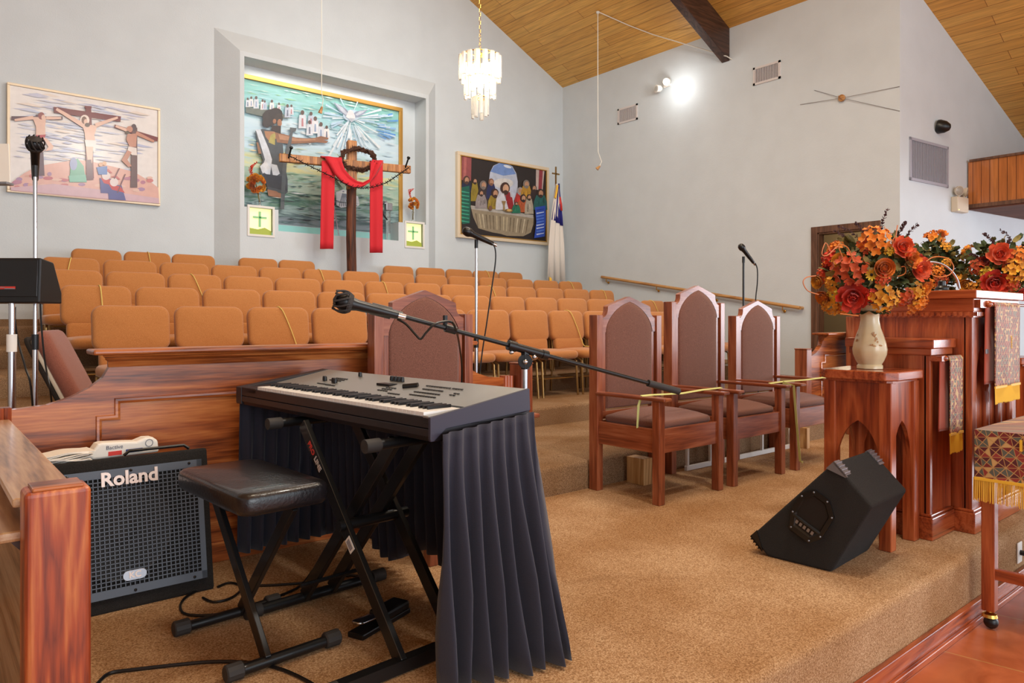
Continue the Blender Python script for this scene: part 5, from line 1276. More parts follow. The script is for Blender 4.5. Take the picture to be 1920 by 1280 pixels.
for k, path in enumerate((((1640, 470), (1650, 440), (1655, 415), (1665, 390)), ((1675, 455), (1685, 440), (1692, 425), (1697, 418)), ((1680, 460), (1695, 448), (1710, 430), (1722, 420)), ((1620, 470), (1608, 445), (1590, 430), (1570, 424)), ((1610, 475), (1596, 455), (1580, 440), (1563, 432)), ((1630, 470), (1622, 445), (1612, 425), (1604, 418)), ((1600, 470), (1592, 462), (1584, 450), (1580, 438)))):
    bm = NB(); sprig(bm, [atD(x, y, Db-.05+.02*k)-O for x, y in path], 11 if k < 3 else 8, .016); link('eucalyptus_stem', bm, 'stem_purple', t, recalc=False)
for path in (((1575, 465), (1570, 462), (1552, 478), (1541, 476), (1548, 455), (1556, 470)), ((1600, 490), (1590, 465), (1575, 458), (1572, 462), (1580, 482)), ((1535, 552), (1515, 545), (1506, 530), (1512, 520), (1530, 517)), ((1690, 500), (1697, 500), (1697, 512), (1682, 518), (1665, 517)), ((1730, 495), (1750, 482), (1775, 484), (1788, 500), (1780, 515), (1760, 519), (1748, 515), (1745, 508)), ((1575, 588), (1592, 590), (1610, 592)), ((1678, 455), (1680, 440), (1683, 422))):
    bm = NB(); tube(bm, [atD(x, y, Db-.20)-O for x, y in path], .0028, 5, smooth=5); link('curled_cane', bm, 'wire_orange', t, smooth=True)
bm = NB(); tube(bm, [(0, 0, -.16), (0, 0, .03)], .02, 8); 
for k in range(12): petal(bm, facing((0, 0, .03), (math.cos(k), math.sin(k), .2)) @ Rx(-1.0), .09, .05, -.5)
link('stem_bundle', bm, 'leaf_green', t, recalc=False)
# bouquet's stems rest in the vase mouth

# ---------------- pulpit
PX0, PX1, PY0, PY1 = 4.28, 5.0, 1.36, 1.98
t = thing('pulpit', 'tall cherry wood pulpit with a dentil moulding and fluted arched front', 'pulpit', (0, 0, P1))
bm = NB(); box(bm, PX0-.03, PX1+.03, PY0-.03, PY1+.02, 1.235, 1.28); link('top', bm, 'cherry_y', t, bevel=.005)
bm = NB(); box(bm, PX0-.012, PX1+.012, PY0-.012, PY1+.01, 1.165, 1.235); link('cornice', bm, 'cherry_y', t, bevel=.004)
bm = NB()
for k in range(22): y = PY0+.01+k*.0275; box(bm, PX0-.022, PX0-.010, y, y+.016, 1.142, 1.163)
for k in range(25): x = PX0+.01+k*.0285; box(bm, x, x+.016, PY0-.022, PY0-.010, 1.142, 1.163)
box(bm, PX0-.010, PX1+.01, PY0-.010, PY1, 1.135, 1.168); link('dentil_moulding', bm, 'cherry_x', t)
bm = NB(); box(bm, PX0, PX1, PY0+.03, PY1, 0, 1.14); link('body', bm, 'cherry_z', t)
# front face: stiles and a pointed arch over reeded panels
bm = NB(); box(bm, PX0, PX0+.065, PY0, PY0+.04, 0, 1.14); link('front_stile', bm, 'cherry_z', t, bevel=.004)
bm = NB(); box(bm, PX1-.065, PX1, PY0, PY0+.04, 0, 1.14); link('front_stile', bm, 'cherry_z', t, bevel=.004)
for k in range(3):
    xc = PX0+.065+.098+k*.197; w_ = .085
    ar = pointed_arch(w_, .72, .98); bm = NB(); top = [(x, 1.135) for x, z in ar]
    for y, fl in ((PY0+.008, 0), (PY0+.032, 1)):
        for i in range(len(ar)-1): bm.faces.new([bm.verts.new((xc+p_[0], y, p_[1])) for p_ in (ar[i], ar[i+1], top[i+1], top[i])])
    for i in range(len(ar)-1): bm.faces.new([bm.verts.new(p_) for p_ in ((xc+ar[i][0], PY0+.008, ar[i][1]), (xc+ar[i][0], PY0+.032, ar[i][1]), (xc+ar[i+1][0], PY0+.032, ar[i+1][1]), (xc+ar[i+1][0], PY0+.008, ar[i+1][1]))])
    link('pointed_arch', bm, 'cherry_z', t)
for k in range(4):
    x = PX0+.065+k*.197-.013 if k else PX0+.065-.013
    bm = NB(); lathe(bm, [(.018, 0), (.018, .72), (.014, .74), (.018, .76), (.018, 1.1)], T(x+.013, PY0+.018, 0), 14); link('reeded_column', bm, 'cherry_z', t, smooth=40)
bm = NB(); box(bm, PX0-.02, PX1+.02, PY0-.02, PY1, 0, .11); box(bm, PX0-.012, PX1+.012, PY0-.012, PY1, .11, .125); link('plinth', bm, 'cherry_x', t, bevel=.005)
# rods carrying the falls
bm = NB(); tube(bm, [(PX0+.10, PY0-.045, 1.205), (PX1+.3, PY0-.045, 1.205)], .008, 10); ball(bm, (PX0+.10, PY0-.045, 1.205), .019); box(bm, PX0+.0, PX0+.09, PY0-.04, PY0, 1.185, 1.228); link('hanging_rod', bm, 'cherry_x', t, smooth=40)
# ---------------- lower wing of the pulpit
t = thing('side_lectern', 'low cherry wood lectern wing with a ledge, joined to the left side of the pulpit', 'lectern', (0, 0, P1))
LX0, LX1, LY0, LY1 = 3.985, 4.265, 1.455, 1.86
bm = NB(); box(bm, LX0-.025, LX1, LY0-.025, LY1+.02, .975, 1.023); link('top', bm, 'cherry_y', t, bevel=.005)
bm = NB(); box(bm, LX0-.008, LX1, LY0-.008, LY1+.005, .94, .975); link('cornice', bm, 'cherry_y', t, bevel=.003)
bm = NB(); box(bm, LX0, LX1, LY0+.02, LY1, 0, .94); link('body', bm, 'cherry_z', t)
bm = NB(); box(bm, LX0, LX0+.03, LY0, LY0+.03, 0, .94); link('front_stile', bm, 'cherry_z', t, bevel=.003)
# concave quarter-round face
bm = NB(); pr = [(LX0+.03, LY0)] + [(LX0+.03+.25*(k/8), LY0+.02*math.sin(PI*k/8)) for k in range(1, 8)] + [(LX1, LY0), (LX1, LY0+.04), (LX0+.03, LY0+.04)]
hprism(bm, pr, 0, .92); link('curved_front', bm, 'cherry_z', t, smooth=40)
bm = NB(); box(bm, LX0-.018, LX1, LY0-.018, LY1, 0, .115); box(bm, LX0-.01, LX1, LY0-.01, LY1, .115, .13); link('plinth', bm, 'cherry_x', t, bevel=.005)
bm = NB(); tube(bm, [(LX0+.05, LY0-.05, .925), (LX1-.0, LY0-.05, .925)], .008, 10); ball(bm, (LX0+.05, LY0-.05, .925), .016); box(bm, LX0+.0, LX0+.04, LY0-.055, LY0, .912, .938); link('hanging_rod', bm, 'cherry_x', t, smooth=40)
# ---------------- cloth falls
def fall(nm, label, x0, x1, y, zt_, zb_, fr, wav=.004):
    t = thing(nm, label, 'cloth', (0, 0, 0), 0, 'patterned falls hanging from the rods')
    def sheet(xa, xb, y_, za, zb2, ph, amp):
        bm = NB(); nx_, nz_ = 14, 24; g = []
        for i in range(nx_+1):
            col = []
            for j in range(nz_+1):
                u = i/nx_; v_ = j/nz_; col.append(bm.verts.new((xa+(xb-xa)*u, y_+amp*math.sin(u*9+ph)*v_, za+(zb2-za)*v_)))
            g.append(col)
        for i in range(nx_):
            for j in range(nz_): bm.faces.new((g[i][j], g[i+1][j], g[i+1][j+1], g[i][j+1]))
        return bm
    bm = sheet(x0, x1, y-.012, zt_, zb_, 0, wav); o = link('front_panel', bm, 'mosaic_cloth', t, smooth=180); so = o.modifiers.new('s', 'SOLIDIFY'); so.thickness = .003
    bm = NB()   # over the rod
    for a in range(7): pass
    tube(bm, [(x0, y, zt_), (x1, y, zt_)], .0125, 12); link('folded_top', bm, 'mosaic_cloth', t, smooth=40)
    bm = sheet(x0-.055, x1-.02, y+.016, zt_, zb_+.02, 1, .006); o = link('velvet_backing', bm, 'velvet_rust', t, smooth=180); so = o.modifiers.new('s', 'SOLIDIFY'); so.thickness = .003
    bm = NB(); N = int((x1-x0)/.0034)
    for k in range(N):
        x = x0+(x1-x0)*k/N; dz = random.uniform(-.004, .004); dx = random.uniform(-.0015, .0015)
        tube(bm, [(x, y-.014+wav*math.sin((x-x0)/(x1-x0)*9), zb_+.004), (x+dx, y-.016+wav*math.sin((x-x0)/(x1-x0)*9), zb_-fr+dz)], .0014, 4)
    box(bm, x0, x1, y-.018, y-.011, zb_-.004, zb_+.008)
    f = link('fringe', bm, 'gold_fringe', t); f['kind'] = 'stuff'
    return t
random.seed(4)
fz = P1
tf = fall('patterned_fall', 'narrow red and gold patterned fall with gold fringe on the lower lectern wing', 4.065, 4.245, LY0-.05, fz+.925, onY(1770, 818, LY0-.06).z, .095)
px0 = onY(1866, 600, PY0-.06).x
tf = fall('patterned_fall', 'wide patterned fall with gold fringe on the tall pulpit front, at the right edge', px0, px0+.42, PY0-.045, fz+1.205, onY(1880, 725, PY0-.06).z, .085)
bm = NB(); e = onY(1896, 642, PY0-.06)
for k in range(5): box(bm, e.x-.010+.004*(k % 2), e.x+.008+.003*(k % 2), PY0-.0635, PY0-.060, e.z-.03+k*.014, e.z-.022+k*.014)
box(bm, e.x-.003, e.x+.003, PY0-.0635, PY0-.060, e.z-.034, e.z+.038); link('embroidery', bm, 'gold_fringe', tf)
bm = NB(); a = onY(1857, 658, PY0-.03); box(bm, px0-.055, px0-.015, PY0-.034, PY0-.030, a.z-.012, a.z+.012); link('cloth_tag', bm, 'badge_grey', tf)
# ---------------- things on and behind the pulpit
pl = V((4.50, 1.62, P1+1.28))
t = thing('reading_lamp', 'arched chrome and dark grey reading lamp on the pulpit top', 'lamp', pl)
DL = V((4.5, 1.62, 0)).dot(FW)
bm = NB(); tube(bm, [atD(x, y, DL)-pl for x, y in ((1799, 541), (1795, 525), (1784, 508), (1768, 496), (1748, 491), (1738, 493))], .0065, 8, smooth=4); link('arched_arm', bm, 'chrome', t, smooth=True)
a = atD(1766, 540, DL)-pl
bm = NB(); lathe(bm, [(.040, .0), (.042, .008), (.036, .014), (.034, .026), (.02, .038), (.019, .062), (.012, .068)], T(a.x, a.y, 0), 20); link('lamp_head', bm, 'black_metal', t, smooth=30)
bm = NB(); a = atD(1799, 540, DL)-pl; lathe(bm, [(.02, 0), (.02, .006), (.008, .012)], T(a.x, a.y, 0), 16); link('base', bm, 'chrome', t)
def far_bouquet(px, py, R, D, flowers, label, vlabel, slabel):
    c = atD(px, py, D); x, y = c.x, c.y
    flower_stand((x, y, P1), slabel)
    z0_ = P1+.87; 
    v = thing('vase', vlabel, 'vase', (x, y, z0_)); hh = max(.12, c.z-z0_-R*.8)
    bm = NB(); lathe(bm, [(.05, 0), (.06, .01), (.075, hh*.35), (.05, hh*.75), (.06, hh), (.055, hh), (.04, hh*.7)], seg=24); link('body', bm, 'cream_ceramic', v, smooth=60)
    t = thing('flower_arrangement', label, 'flowers', (x, y, z0_+hh-.03)); arrangement(t, c, R, flowers, 0, 330, (.75, .75, 1.05) if R < .27 else (1, 1, .8))
    bm = NB(); tube(bm, [(0, 0, -.04), (0, 0, c.z-z0_-hh)], .02, 8); link('stem_bundle', bm, 'leaf_green', t)
    return t, c
random.seed(31)
t, c = far_bouquet(1752, 505, .24, 5.3, [(1752, 448, 14, 'hydrangea', 'orange'), (1765, 440, 9, 'peony', 'orange'), (1740, 445, 8, 'peony', 'rust'), (1773, 463, 8, 'hydrangea', 'amber'), (1775, 492, 7, 'hydrangea', 'amber'), (1758, 508, 9, 'hydrangea', 'orange'), (1764, 525, 10, 'hydrangea', 'rust'), (1740, 500, 8, 'hydrangea', 'rust'), (1748, 530, 9, 'hydrangea', 'orange')],
    'leafy green and orange flower arrangement between the big bouquet and the pulpit lamp', 'cream vase hidden behind the pulpit below the leafy green arrangement', 'flower stand behind the pulpit, nearer the doorway')
random.seed(33)
t, c = far_bouquet(1885, 505, .30, 5.0, [(1864, 528, 22, 'peony', 'red'), (1874, 479, 20, 'peony', 'coral'), (1816, 534, 14, 'ranunculus', 'amber'), (1832, 538, 12, 'hydrangea', 'amber'), (1903, 508, 18, 'hydrangea', 'amber'), (1897, 532, 11, 'hydrangea', 'coral'), (1901, 538, 7, 'daisy', 'yellow'), (1835, 500, 13, 'hydrangea', 'rust'), (1850, 512, 10, 'hydrangea', 'yellow'), (1890, 495, 9, 'hydrangea', 'rust'), (1915, 480, 14, 'hydrangea', 'orange'), (1916, 548, 12, 'peony', 'red'), (1846, 490, 9, 'peony', 'wine')],
    'red and amber flower arrangement behind the pulpit at the right edge', 'cream vase hidden behind the pulpit at the right edge', 'flower stand behind the pulpit at the right edge')
O = V(t.location)
for path in (((1895, 478), (1900, 460), (1890, 440), (1873, 431)), ((1858, 470), (1862, 455), (1852, 443), (1846, 438)), ((1845, 495), (1832, 480), (1818, 476)), ((1870, 475), (1888, 462), (1892, 450)), ((1905, 480), (1915, 462), (1922, 455))):
    bm = NB(); sprig(bm, [atD(x, y, c.dot(FW)-.1)-O for x, y in path], 10, .019); link('eucalyptus_stem', bm, 'stem_purple', t, recalc=False)
# ---------------- wedge monitor
wv = V((0, 0, 0)) + RT*.335+FW*.279; wv.normalize(); sv = RT*.694+FW*(-.72); sv.normalize()
B1 = RT*1.208+FW*3.413
t = thing('stage_monitor', 'black carpeted wedge monitor speaker tipped up on the front of the stage', 'speaker', (B1.x, B1.y, P1), math.atan2(sv.y, sv.x))
# local x = sv, local y = wv
prof = [(0, 0), (.30, 0), (.475, .324), (.312, .492), (-.08, .081)]
bm = NB(); prism(bm, prof, 0, .44); link('cabinet', bm, 'black_carpet', t, bevel=.012, bseg=3)
# side cup with handle
hc_ = V((.215, -.002, .235)); dirh = V((.475-.30, 0, .324)).normalized()
ang = math.atan2(dirh.z, dirh.x)
Hm = T(*hc_) @ Ry(-ang) @ Rx(PI/2)    # local plate plane
bm = NB()
op = [(-.115, -.05), (-.115, .055), (-.04, .085), (.06, .085), (.115, .045), (.115, -.03), (.06, -.085), (-.06, -.085)]
ipc = [(x*.80, y*.78) for x, y in op]
for i in range(8):
    j = (i+1) % 8
    for z_ in (.0, .008):
        bm.faces.new([bm.verts.new(Hm @ V((p_[0], p_[1], z_))) for p_ in (op[i], op[j], ipc[j], ipc[i])])
    bm.faces.new([bm.verts.new(Hm @ V(p_)) for p_ in ((op[i][0], op[i][1], 0), (op[j][0], op[j][1], 0), (op[j][0], op[j][1], .008), (op[i][0], op[i][1], .008))])
    bm.faces.new([bm.verts.new(Hm @ V(p_)) for p_ in ((ipc[i][0], ipc[i][1], .008), (ipc[j][0], ipc[j][1], .008), (ipc[j][0]*.9, ipc[j][1]*.9, .001), (ipc[i][0]*.9, ipc[i][1]*.9, .001))])
hp = link('handle_plate', bm, 'black_plastic', t)
bm = NB(); hprism(bm, [(x*.99, y*.99) for x, y in ipc], .0005, .002, Hm); link('cup_recess', bm, 'flower_dark', hp)
bm = NB(); tube(bm, [Hm @ V(p_) for p_ in ((-.045, -.068, .004), (-.045, .0, .008), (-.045, .07, .004))], .008, 8); link('grip_bar', bm, 'black_metal', hp, smooth=True)
bm = NB()
for k in range(5): box(bm, -.075, -.058, -.045+k*.02, -.033+k*.02, .002, .004, Hm)
link('socket_row', bm, 'badge_grey', hp)
for i in range(8):
    bm = NB(); ball(bm, Hm @ V((op[i][0]*.9, op[i][1]*.9, .009)), .0045, 6, 4); link('screw', bm, 'badge_grey', hp)
# corner protectors (ribbed)
for (cx, cz, dx, dz) in ((.312, .492, (-.39/.57, -.41/.57), (.163/.234, -.168/.234)), (-.08, .081, (.39/.57, .41/.57), (.08/.114, -.081/.114))):
    for y0_, y1_ in ((-.004, .055), (.385, .444)):
        bm = NB()
        a = V((cx, 0, cz)); e1 = V((dx[0], 0, dx[1])); e2 = V((dz[0], 0, dz[1]))
        out = (a-V((.2, 0, .22))).normalized()*.004
        pts = [a+out, a+out+e2*.085, a+out+e2*.085-e1*(-.0)+e1*.012, a+out+e1*.06]
        P_ = [(q_.x, q_.z) for q_ in (a+out, a+out+e1*.05, a+out+e1*.01+e2*.08, a+out+e2*.085)]
        prism(bm, P_, y0_, y0_+.006 if y0_ < .1 else y1_)
        P_ = [(q_.x, q_.z) for q_ in (a+out, a+out+e2*.075, a+out+e2*.075-out*2, a-out)]
        prism(bm, P_, y0_, y1_)
        for k in range(4):
            s0 = a+out*1.6+e2*(.014+k*.017); box(bm, -.003, .003, y0_-.003, y1_+.003 if y0_ > .1 else y1_, -.003, .003, T(s0.x, 0, s0.z))
        link('corner_protector', bm, 'badge_grey' if cz > .3 else 'black_plastic', t)
# ---------------- communion table
TX0, TY1, TZ = 3.815, 1.195, .93
t = thing('communion_table', 'wooden communion table on casters under a patterned cloth, at the right edge', 'table', (0, 0, 0))
for (x, y) in ((3.845, 1.13), (3.845, .60), (5.15, 1.13), (5.15, .60)):
    bm = NB(); box(bm, x, x+.055, y, y+.055, .085, .90); lg = link('leg', bm, 'cherry_z', t, bevel=.004)
    bm = NB(); tube(bm, [(x+.028, y+.028, .07), (x+.028, y+.028, .10)], .012, 10); lathe(bm, [(.034, .0), (.03, .014), (.012, .022)], T(x+.028, y+.028, .055), 16); cs = link('caster', bm, 'brass', lg, smooth=30)
    bm = NB(); ball(bm, (x+.028, y+.022, .032), .031, 16, 10); link('wheel', bm, 'black_plastic', cs, smooth=True)
for a in ((3.85, 5.2, 1.145, 1.17, .80, .90), (3.85, 5.2, .615, .64, .80, .90), (3.855, 3.885, .65, 1.14, .80, .90), (5.16, 5.19, .65, 1.14, .80, .90)):
    bm = NB(); box(bm, *a); link('apron', bm, 'cherry_x', t)
for a in ((3.858, 3.888, .65, 1.14, .235, .285), (5.165, 5.195, .65, 1.14, .235, .285), (3.89, 5.16, .86, .89, .24, .28)):
    bm = NB(); box(bm, *a); link('stretcher', bm, 'cherry_y', t, bevel=.003)
bm = NB(); box(bm, 3.83, 5.22, .585, 1.19, .90, .922); link('tabletop', bm, 'cherry_x', t)
t = thing('table_cloth', 'red, slate and gold mosaic-patterned table cover with gold fringe on the communion table', 'tablecloth', (0, 0, 0))
X0, X1, Y0_, Y1_ = 3.818, 5.235, .572, 1.202
bm = NB(); box(bm, X0, X1, Y0_, Y1_, .9225, .930)
zcb = .70
def drape(a, c, n_):
    a, c = V(a), V(c); N = 26; g = []
    for i in range(N+1):
        p_ = a.lerp(c, i/N); w_ = .004*math.sin(i*.9); g.append([bm.verts.new((p_.x+n_[0]*(w_*j/5), p_.y+n_[1]*(w_*j/5), .930+(zcb-.930)*j/5)) for j in range(6)])
    for i in range(N):
        for j in range(5): bm.faces.new((g[i][j], g[i+1][j], g[i+1][j+1], g[i][j+1]))
drape((X0-.003, Y0_, 0), (X0-.003, Y1_, 0), (-1, 0)); drape((X0, Y0_-.003, 0), (X1, Y0_-.003, 0), (0, -1)); drape((X1+.003, Y0_, 0), (X1+.003, Y1_, 0), (1, 0)); drape((X0, Y1_+.003, 0), (X1, Y1_+.003, 0), (0, 1))
link('cover', bm, 'mosaic_table', t)
bm = NB()
def fr_edge(a, c):
    a, c = V(a), V(c); N = int((c-a).length/.0045)
    for i in range(N):
        p_ = a.lerp(c, i/N); d = V((random.uniform(-.003, .003), random.uniform(-.003, .003), 0))
        tube(bm, [(p_.x, p_.y, zcb+.006), (p_.x+d.x, p_.y+d.y, zcb-.10+random.uniform(-.006, .006))], .0016, 4, cap=False)
fr_edge((X0-.004, Y0_, 0), (X0-.004, Y1_, 0)); fr_edge((X0, Y0_-.004, 0), (X1, Y0_-.004, 0)); fr_edge((X0, Y1_+.004, 0), (X1, Y1_+.004, 0))
box(bm, X0-.007, X0-.002, Y0_, Y1_, zcb-.004, zcb+.01); f = link('fringe', bm, 'gold_fringe', t); f['kind'] = 'stuff'
text_mesh('embroidery', 'IN', .07, T(X0-.006, .99, .875) @ Rz(-PI/2) @ RX, 'gold_fringe', t, .001, .002)
# outlet plate on the platform front
t = thing('outlet_plate', 'white outlet plate with a plug on the carpeted platform front, behind the table', 'outlet', (onY(1911, 1035, 1.235).x, 1.238, onY(1911, 1035, 1.235).z))
bm = NB(); box(bm, -.035, .035, -.008, 0, -.055, .055); link('plate', bm, 'paper_white', t, bevel=.003)
bm = NB(); tube(bm, [(-.0, -.008, .0), (-.0, -.045, .0)], .014, 10); link('plug', bm, 'black_plastic', t, smooth=True)

# ================================================================ WALL, NICHE AND CEILING FITTINGS
def vent(name, label, quad, plane, mat, slats, border):
    """quad = (left x, top y, right x, bottom y) at the left edge, on a wall plane function; built in the wall's own frame"""
    a, c, e, uu, nn = plane
    t = thing(name, label, 'vent', a)
    Wv, Hv = c, e
    def P_(u, z, n_): return uu*u + V((0, 0, z)) + nn*n_
    def bx(bm, u0, u1, z0, z1, n0, n1):
        vs = [bm.verts.new(P_(u, z, n_)) for n_ in (n0, n1) for (u, z) in ((u0, z0), (u1, z0), (u1, z1), (u0, z1))]
        for f in ((0, 1, 2, 3), (7, 6, 5, 4), (0, 4, 5, 1), (1, 5, 6, 2), (2, 6, 7, 3), (3, 7, 4, 0)): bm.faces.new([vs[i] for i in f])
    bm = NB(); bx(bm, border*.5, Wv-border*.5, border*.5, Hv-border*.5, 0, .003); link('backing', bm, 'vent_dark', t)
    bm = NB()
    for q_ in ((0, Wv, 0, border), (0, Wv, Hv-border, Hv), (0, border, 0, Hv), (Wv-border, Wv, 0, Hv)): bx(bm, *q_, .0, .016)
    link('frame', bm, mat, t)
    bm = NB()
    for k in range(slats):
        u = border+(Wv-2*border)*(k+.5)/slats; bx(bm, u-.004, u+.003, border, Hv-border, .003, .012)
    link('slats', bm, mat, t)
Uy = V((0, -1, 0)); Nx = V((-1, 0, 0))
for (xl, yt, yb, xr, lab) in ((1159, 205, 234, 1196, 'small white wall vent with vertical slats, high between the corner and the lit spotlight'), (1413, 128, 161, 1464, 'white wall vent with vertical slats just right of the ceiling beam')):
    a = onX(xl, yb, XS); b_ = onX(xr, (yt+yb)/2, XS); top = onX(xl, yt, XS)
    vent('wall_vent', lab, None, (V((XS, a.y, a.z)), abs(b_.y-a.y), top.z-a.z, Uy, Nx), 'vent_white', 17, .03)
a = onW(1704.5, 337.5); b_ = onW(1776.5, 350); top = onW(1704.5, 256.5)
vent('wall_vent', 'large grey return-air grille on the right wall beside the balcony', None, (a, (V((b_.x, b_.y, 0))-V((a.x, a.y, 0))).length, top.z-a.z, WD, WN), 'vent_grey', 26, .035)
# handrail
a = onX(1128, 519, XS-.07); b_ = onX(1500, 577, XS-.07)
t = thing('handrail', 'wooden handrail on brass brackets sloping down the side wall', 'handrail', (XS-.07, a.y, a.z))
O = V(t.location)
bm = NB(); d = (b_-a); tube(bm, [V((0, 0, 0)), d], .024, 12); tube(bm, [d, d+V((.07, 0, 0))], .022, 10); tube(bm, [V((0, 0, 0)), V((.07, 0, 0))], .022, 10); link('rail', bm, 'rail_wood', t, smooth=40)
for u in (.03, .33, .63, .93):
    p_ = d*u; bm = NB(); tube(bm, [p_+V((0, 0, -.02)), p_+V((0, 0, -.07)), p_+V((.07, 0, -.085))], .008, 8); ball(bm, p_+V((.055, 0, -.085)), .022, 10, 6, (.5, 1, 1)); link('bracket', bm, 'brass', t, smooth=40)
# lit spotlight
c = onX(1252, 160, XS)
t = thing('wall_spotlight', 'white twin-head wall spotlight, one head glowing', 'light', c)
bm = NB(); box(bm, -.03, 0, -.07, .07, -.03, .03); link('base', bm, 'paper_white', t, bevel=.006)
for y, z, mt, nm in ((.10, -.05, 'paper_white', 'spot_head'), (-.07, .02, 'paper_white', 'spot_head')):
    dd = V((-1, -.25 if y < 0 else .3, -.35 if y < 0 else -.1)).normalized()
    bm = NB(); lathe(bm, [(.03, -.05), (.055, -.02), (.06, .05), (.05, .052)], unit_frame(V((-.1, y, z)), dd), 18); hd = link(nm, bm, mt, t, smooth=40)
    bm = NB(); lathe(bm, [(.05, .046), (.04, .056), (.01, .06)], unit_frame(V((-.1, y, z)), dd), 18); link('bulb', bm, 'bulb_cool' if y < 0 else 'glass_clear', hd)
# wall sensor with wires
c = onX(1579, 184, XS-.02)
t = thing('wall_fitting', 'small brown round fitting with thin wires running out from it on the side wall', 'fitting', c)
bm = NB(); lathe(bm, [(.045, 0), (.045, .02), (.02, .03)], Ry(-PI/2), 16); tube(bm, [V((-.03, .03, .03)), V((-.05, 0, .0)), V((-.03, -.03, -.03))], .008, 6); link('body', bm, 'rail_wood', t, smooth=40)
for x, y in ((1527, 169), (1687, 162), (1687, 208), (1500, 196)):
    bm = NB(); tube(bm, [V((-.01, 0, 0)), onX(x, y, XS-.008)-c], .003, 4); link('wire', bm, 'badge_grey', t)
# black fitting on the right wall
c = onW(1757, 237)
t = thing('wall_speaker', 'small black rounded speaker mounted high on the right wall', 'speaker', c)
bm = NB(); lathe(bm, [(.085, -.0), (.09, .03), (.075, .10), (.04, .15), (.01, .16)], unit_frame(V((0, 0, 0)), WN+V((0, 0, -.25))+WD*.3), 18); link('body', bm, 'black_plastic', t, smooth=60)
bm = NB(); lathe(bm, [(.03, -.03), (.03, .02)], unit_frame(V((0, 0, 0)), WN), 10); link('mount', bm, 'black_plastic', t)
# emergency light
c = onW(1793, 385)
t = thing('emergency_light', 'beige emergency light with two lamp heads beside the balcony', 'light', c)
E = M(((WD.x, WN.x, 0, 0), (WD.y, WN.y, 0, 0), (0, 0, 1, 0), (0, 0, 0, 1)))
bm = NB(); box(bm, -.15, .15, 0, .09, -.10, .10, E); link('battery_box', bm, 'beige_plastic', t, bevel=.012)
bm = NB(); ball(bm, E @ V((-.13, .095, -.08)), .008, 6, 4); link('indicator', bm, 'lit_panel', t)
for u in (-.07, .12):
    bm = NB(); tube(bm, [E @ V((u*.7, .05, .10)), E @ V((u, .05, .14))], .012, 8); lathe(bm, [(.03, -.05), (.06, -.01), (.065, .02)], unit_frame(E @ V((u, .06, .18)), WN+WD*(-.4 if u < 0 else .4)+V((0, 0, -.2))), 16); hd = link('lamp_head', bm, 'beige_plastic', t, smooth=40)
    bm = NB(); lathe(bm, [(.062, .018), (.04, .03), (.01, .034)], unit_frame(E @ V((u, .06, .18)), WN+WD*(-.4 if u < 0 else .4)+V((0, 0, -.2))), 16); link('lens', bm, 'glass_clear', hd)
# balcony
b0 = onW(1812.5, 391, 0); bt_ = onW(1812.5, 305, 0)
bm = NB(); XA, YA = b0.x, b0.y
slope_w = WD.y/WD.x
hprism(bm, [(XA, YA-.02), (XA, -3.5), (XA+4.2, -3.5), (XA+4.2, YA-.02+slope_w*4.2)], b0.z, bt_.z)
struct('balcony_front', bm, 'balcony_boards')
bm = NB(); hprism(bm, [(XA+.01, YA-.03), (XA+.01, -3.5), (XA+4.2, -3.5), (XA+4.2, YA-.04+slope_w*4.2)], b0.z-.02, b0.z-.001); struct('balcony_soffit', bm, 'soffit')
bm = NB(); box(bm, XA-.03, XA+.05, -3.5, YA-.04, bt_.z, bt_.z+.03); box(bm, XA-.02, XA, -3.5, YA-.02, b0.z, b0.z+.05); struct('trim_2', bm, 'door_frame')
# light boxes in the niche
for pa_, pb_, lab in ((pa, pb, 'lit square light box with a green cross, left of the niche opening'), (pc, pd, 'lit square light box with a cross, right of the niche opening')):
    t = thing('cross_light_box', lab, 'light box', (pa_.x, yi, zb0), 0, 'lit cross boxes in the niche')
    w_ = pb_.x-pa_.x; h_ = zb1-zb0
    bm = NB()
    for a in ((-.03, w_+.03, h_, h_+.03), (-.03, w_+.03, -.03, 0), (-.03, 0, 0, h_), (w_, w_+.03, 0, h_)): box(bm, a[0], a[1], -.012, .004, a[2], a[3])
    link('frame', bm, 'trim_white', t, bevel=.002)
    bm = NB(); box(bm, -.002, w_+.002, .05, .06, -.002, h_+.002); link('lit_panel', bm, 'lit_panel', t)
    bm = NB(); box(bm, w_/2-.014, w_/2+.014, .035, .048, h_*.30, h_*.88); box(bm, w_/2-.09, w_/2+.09, .035, .048, h_*.62, h_*.69); link('cross', bm, 'cross_green', t)
    bm = NB(); prism(bm, [(0, 0), (w_, 0), (w_, h_*.16), (w_*.7, h_*.28), (w_*.4, h_*.20), (0, h_*.24)], .03, .036); link('painted_ground', bm, 'lit_green', t)
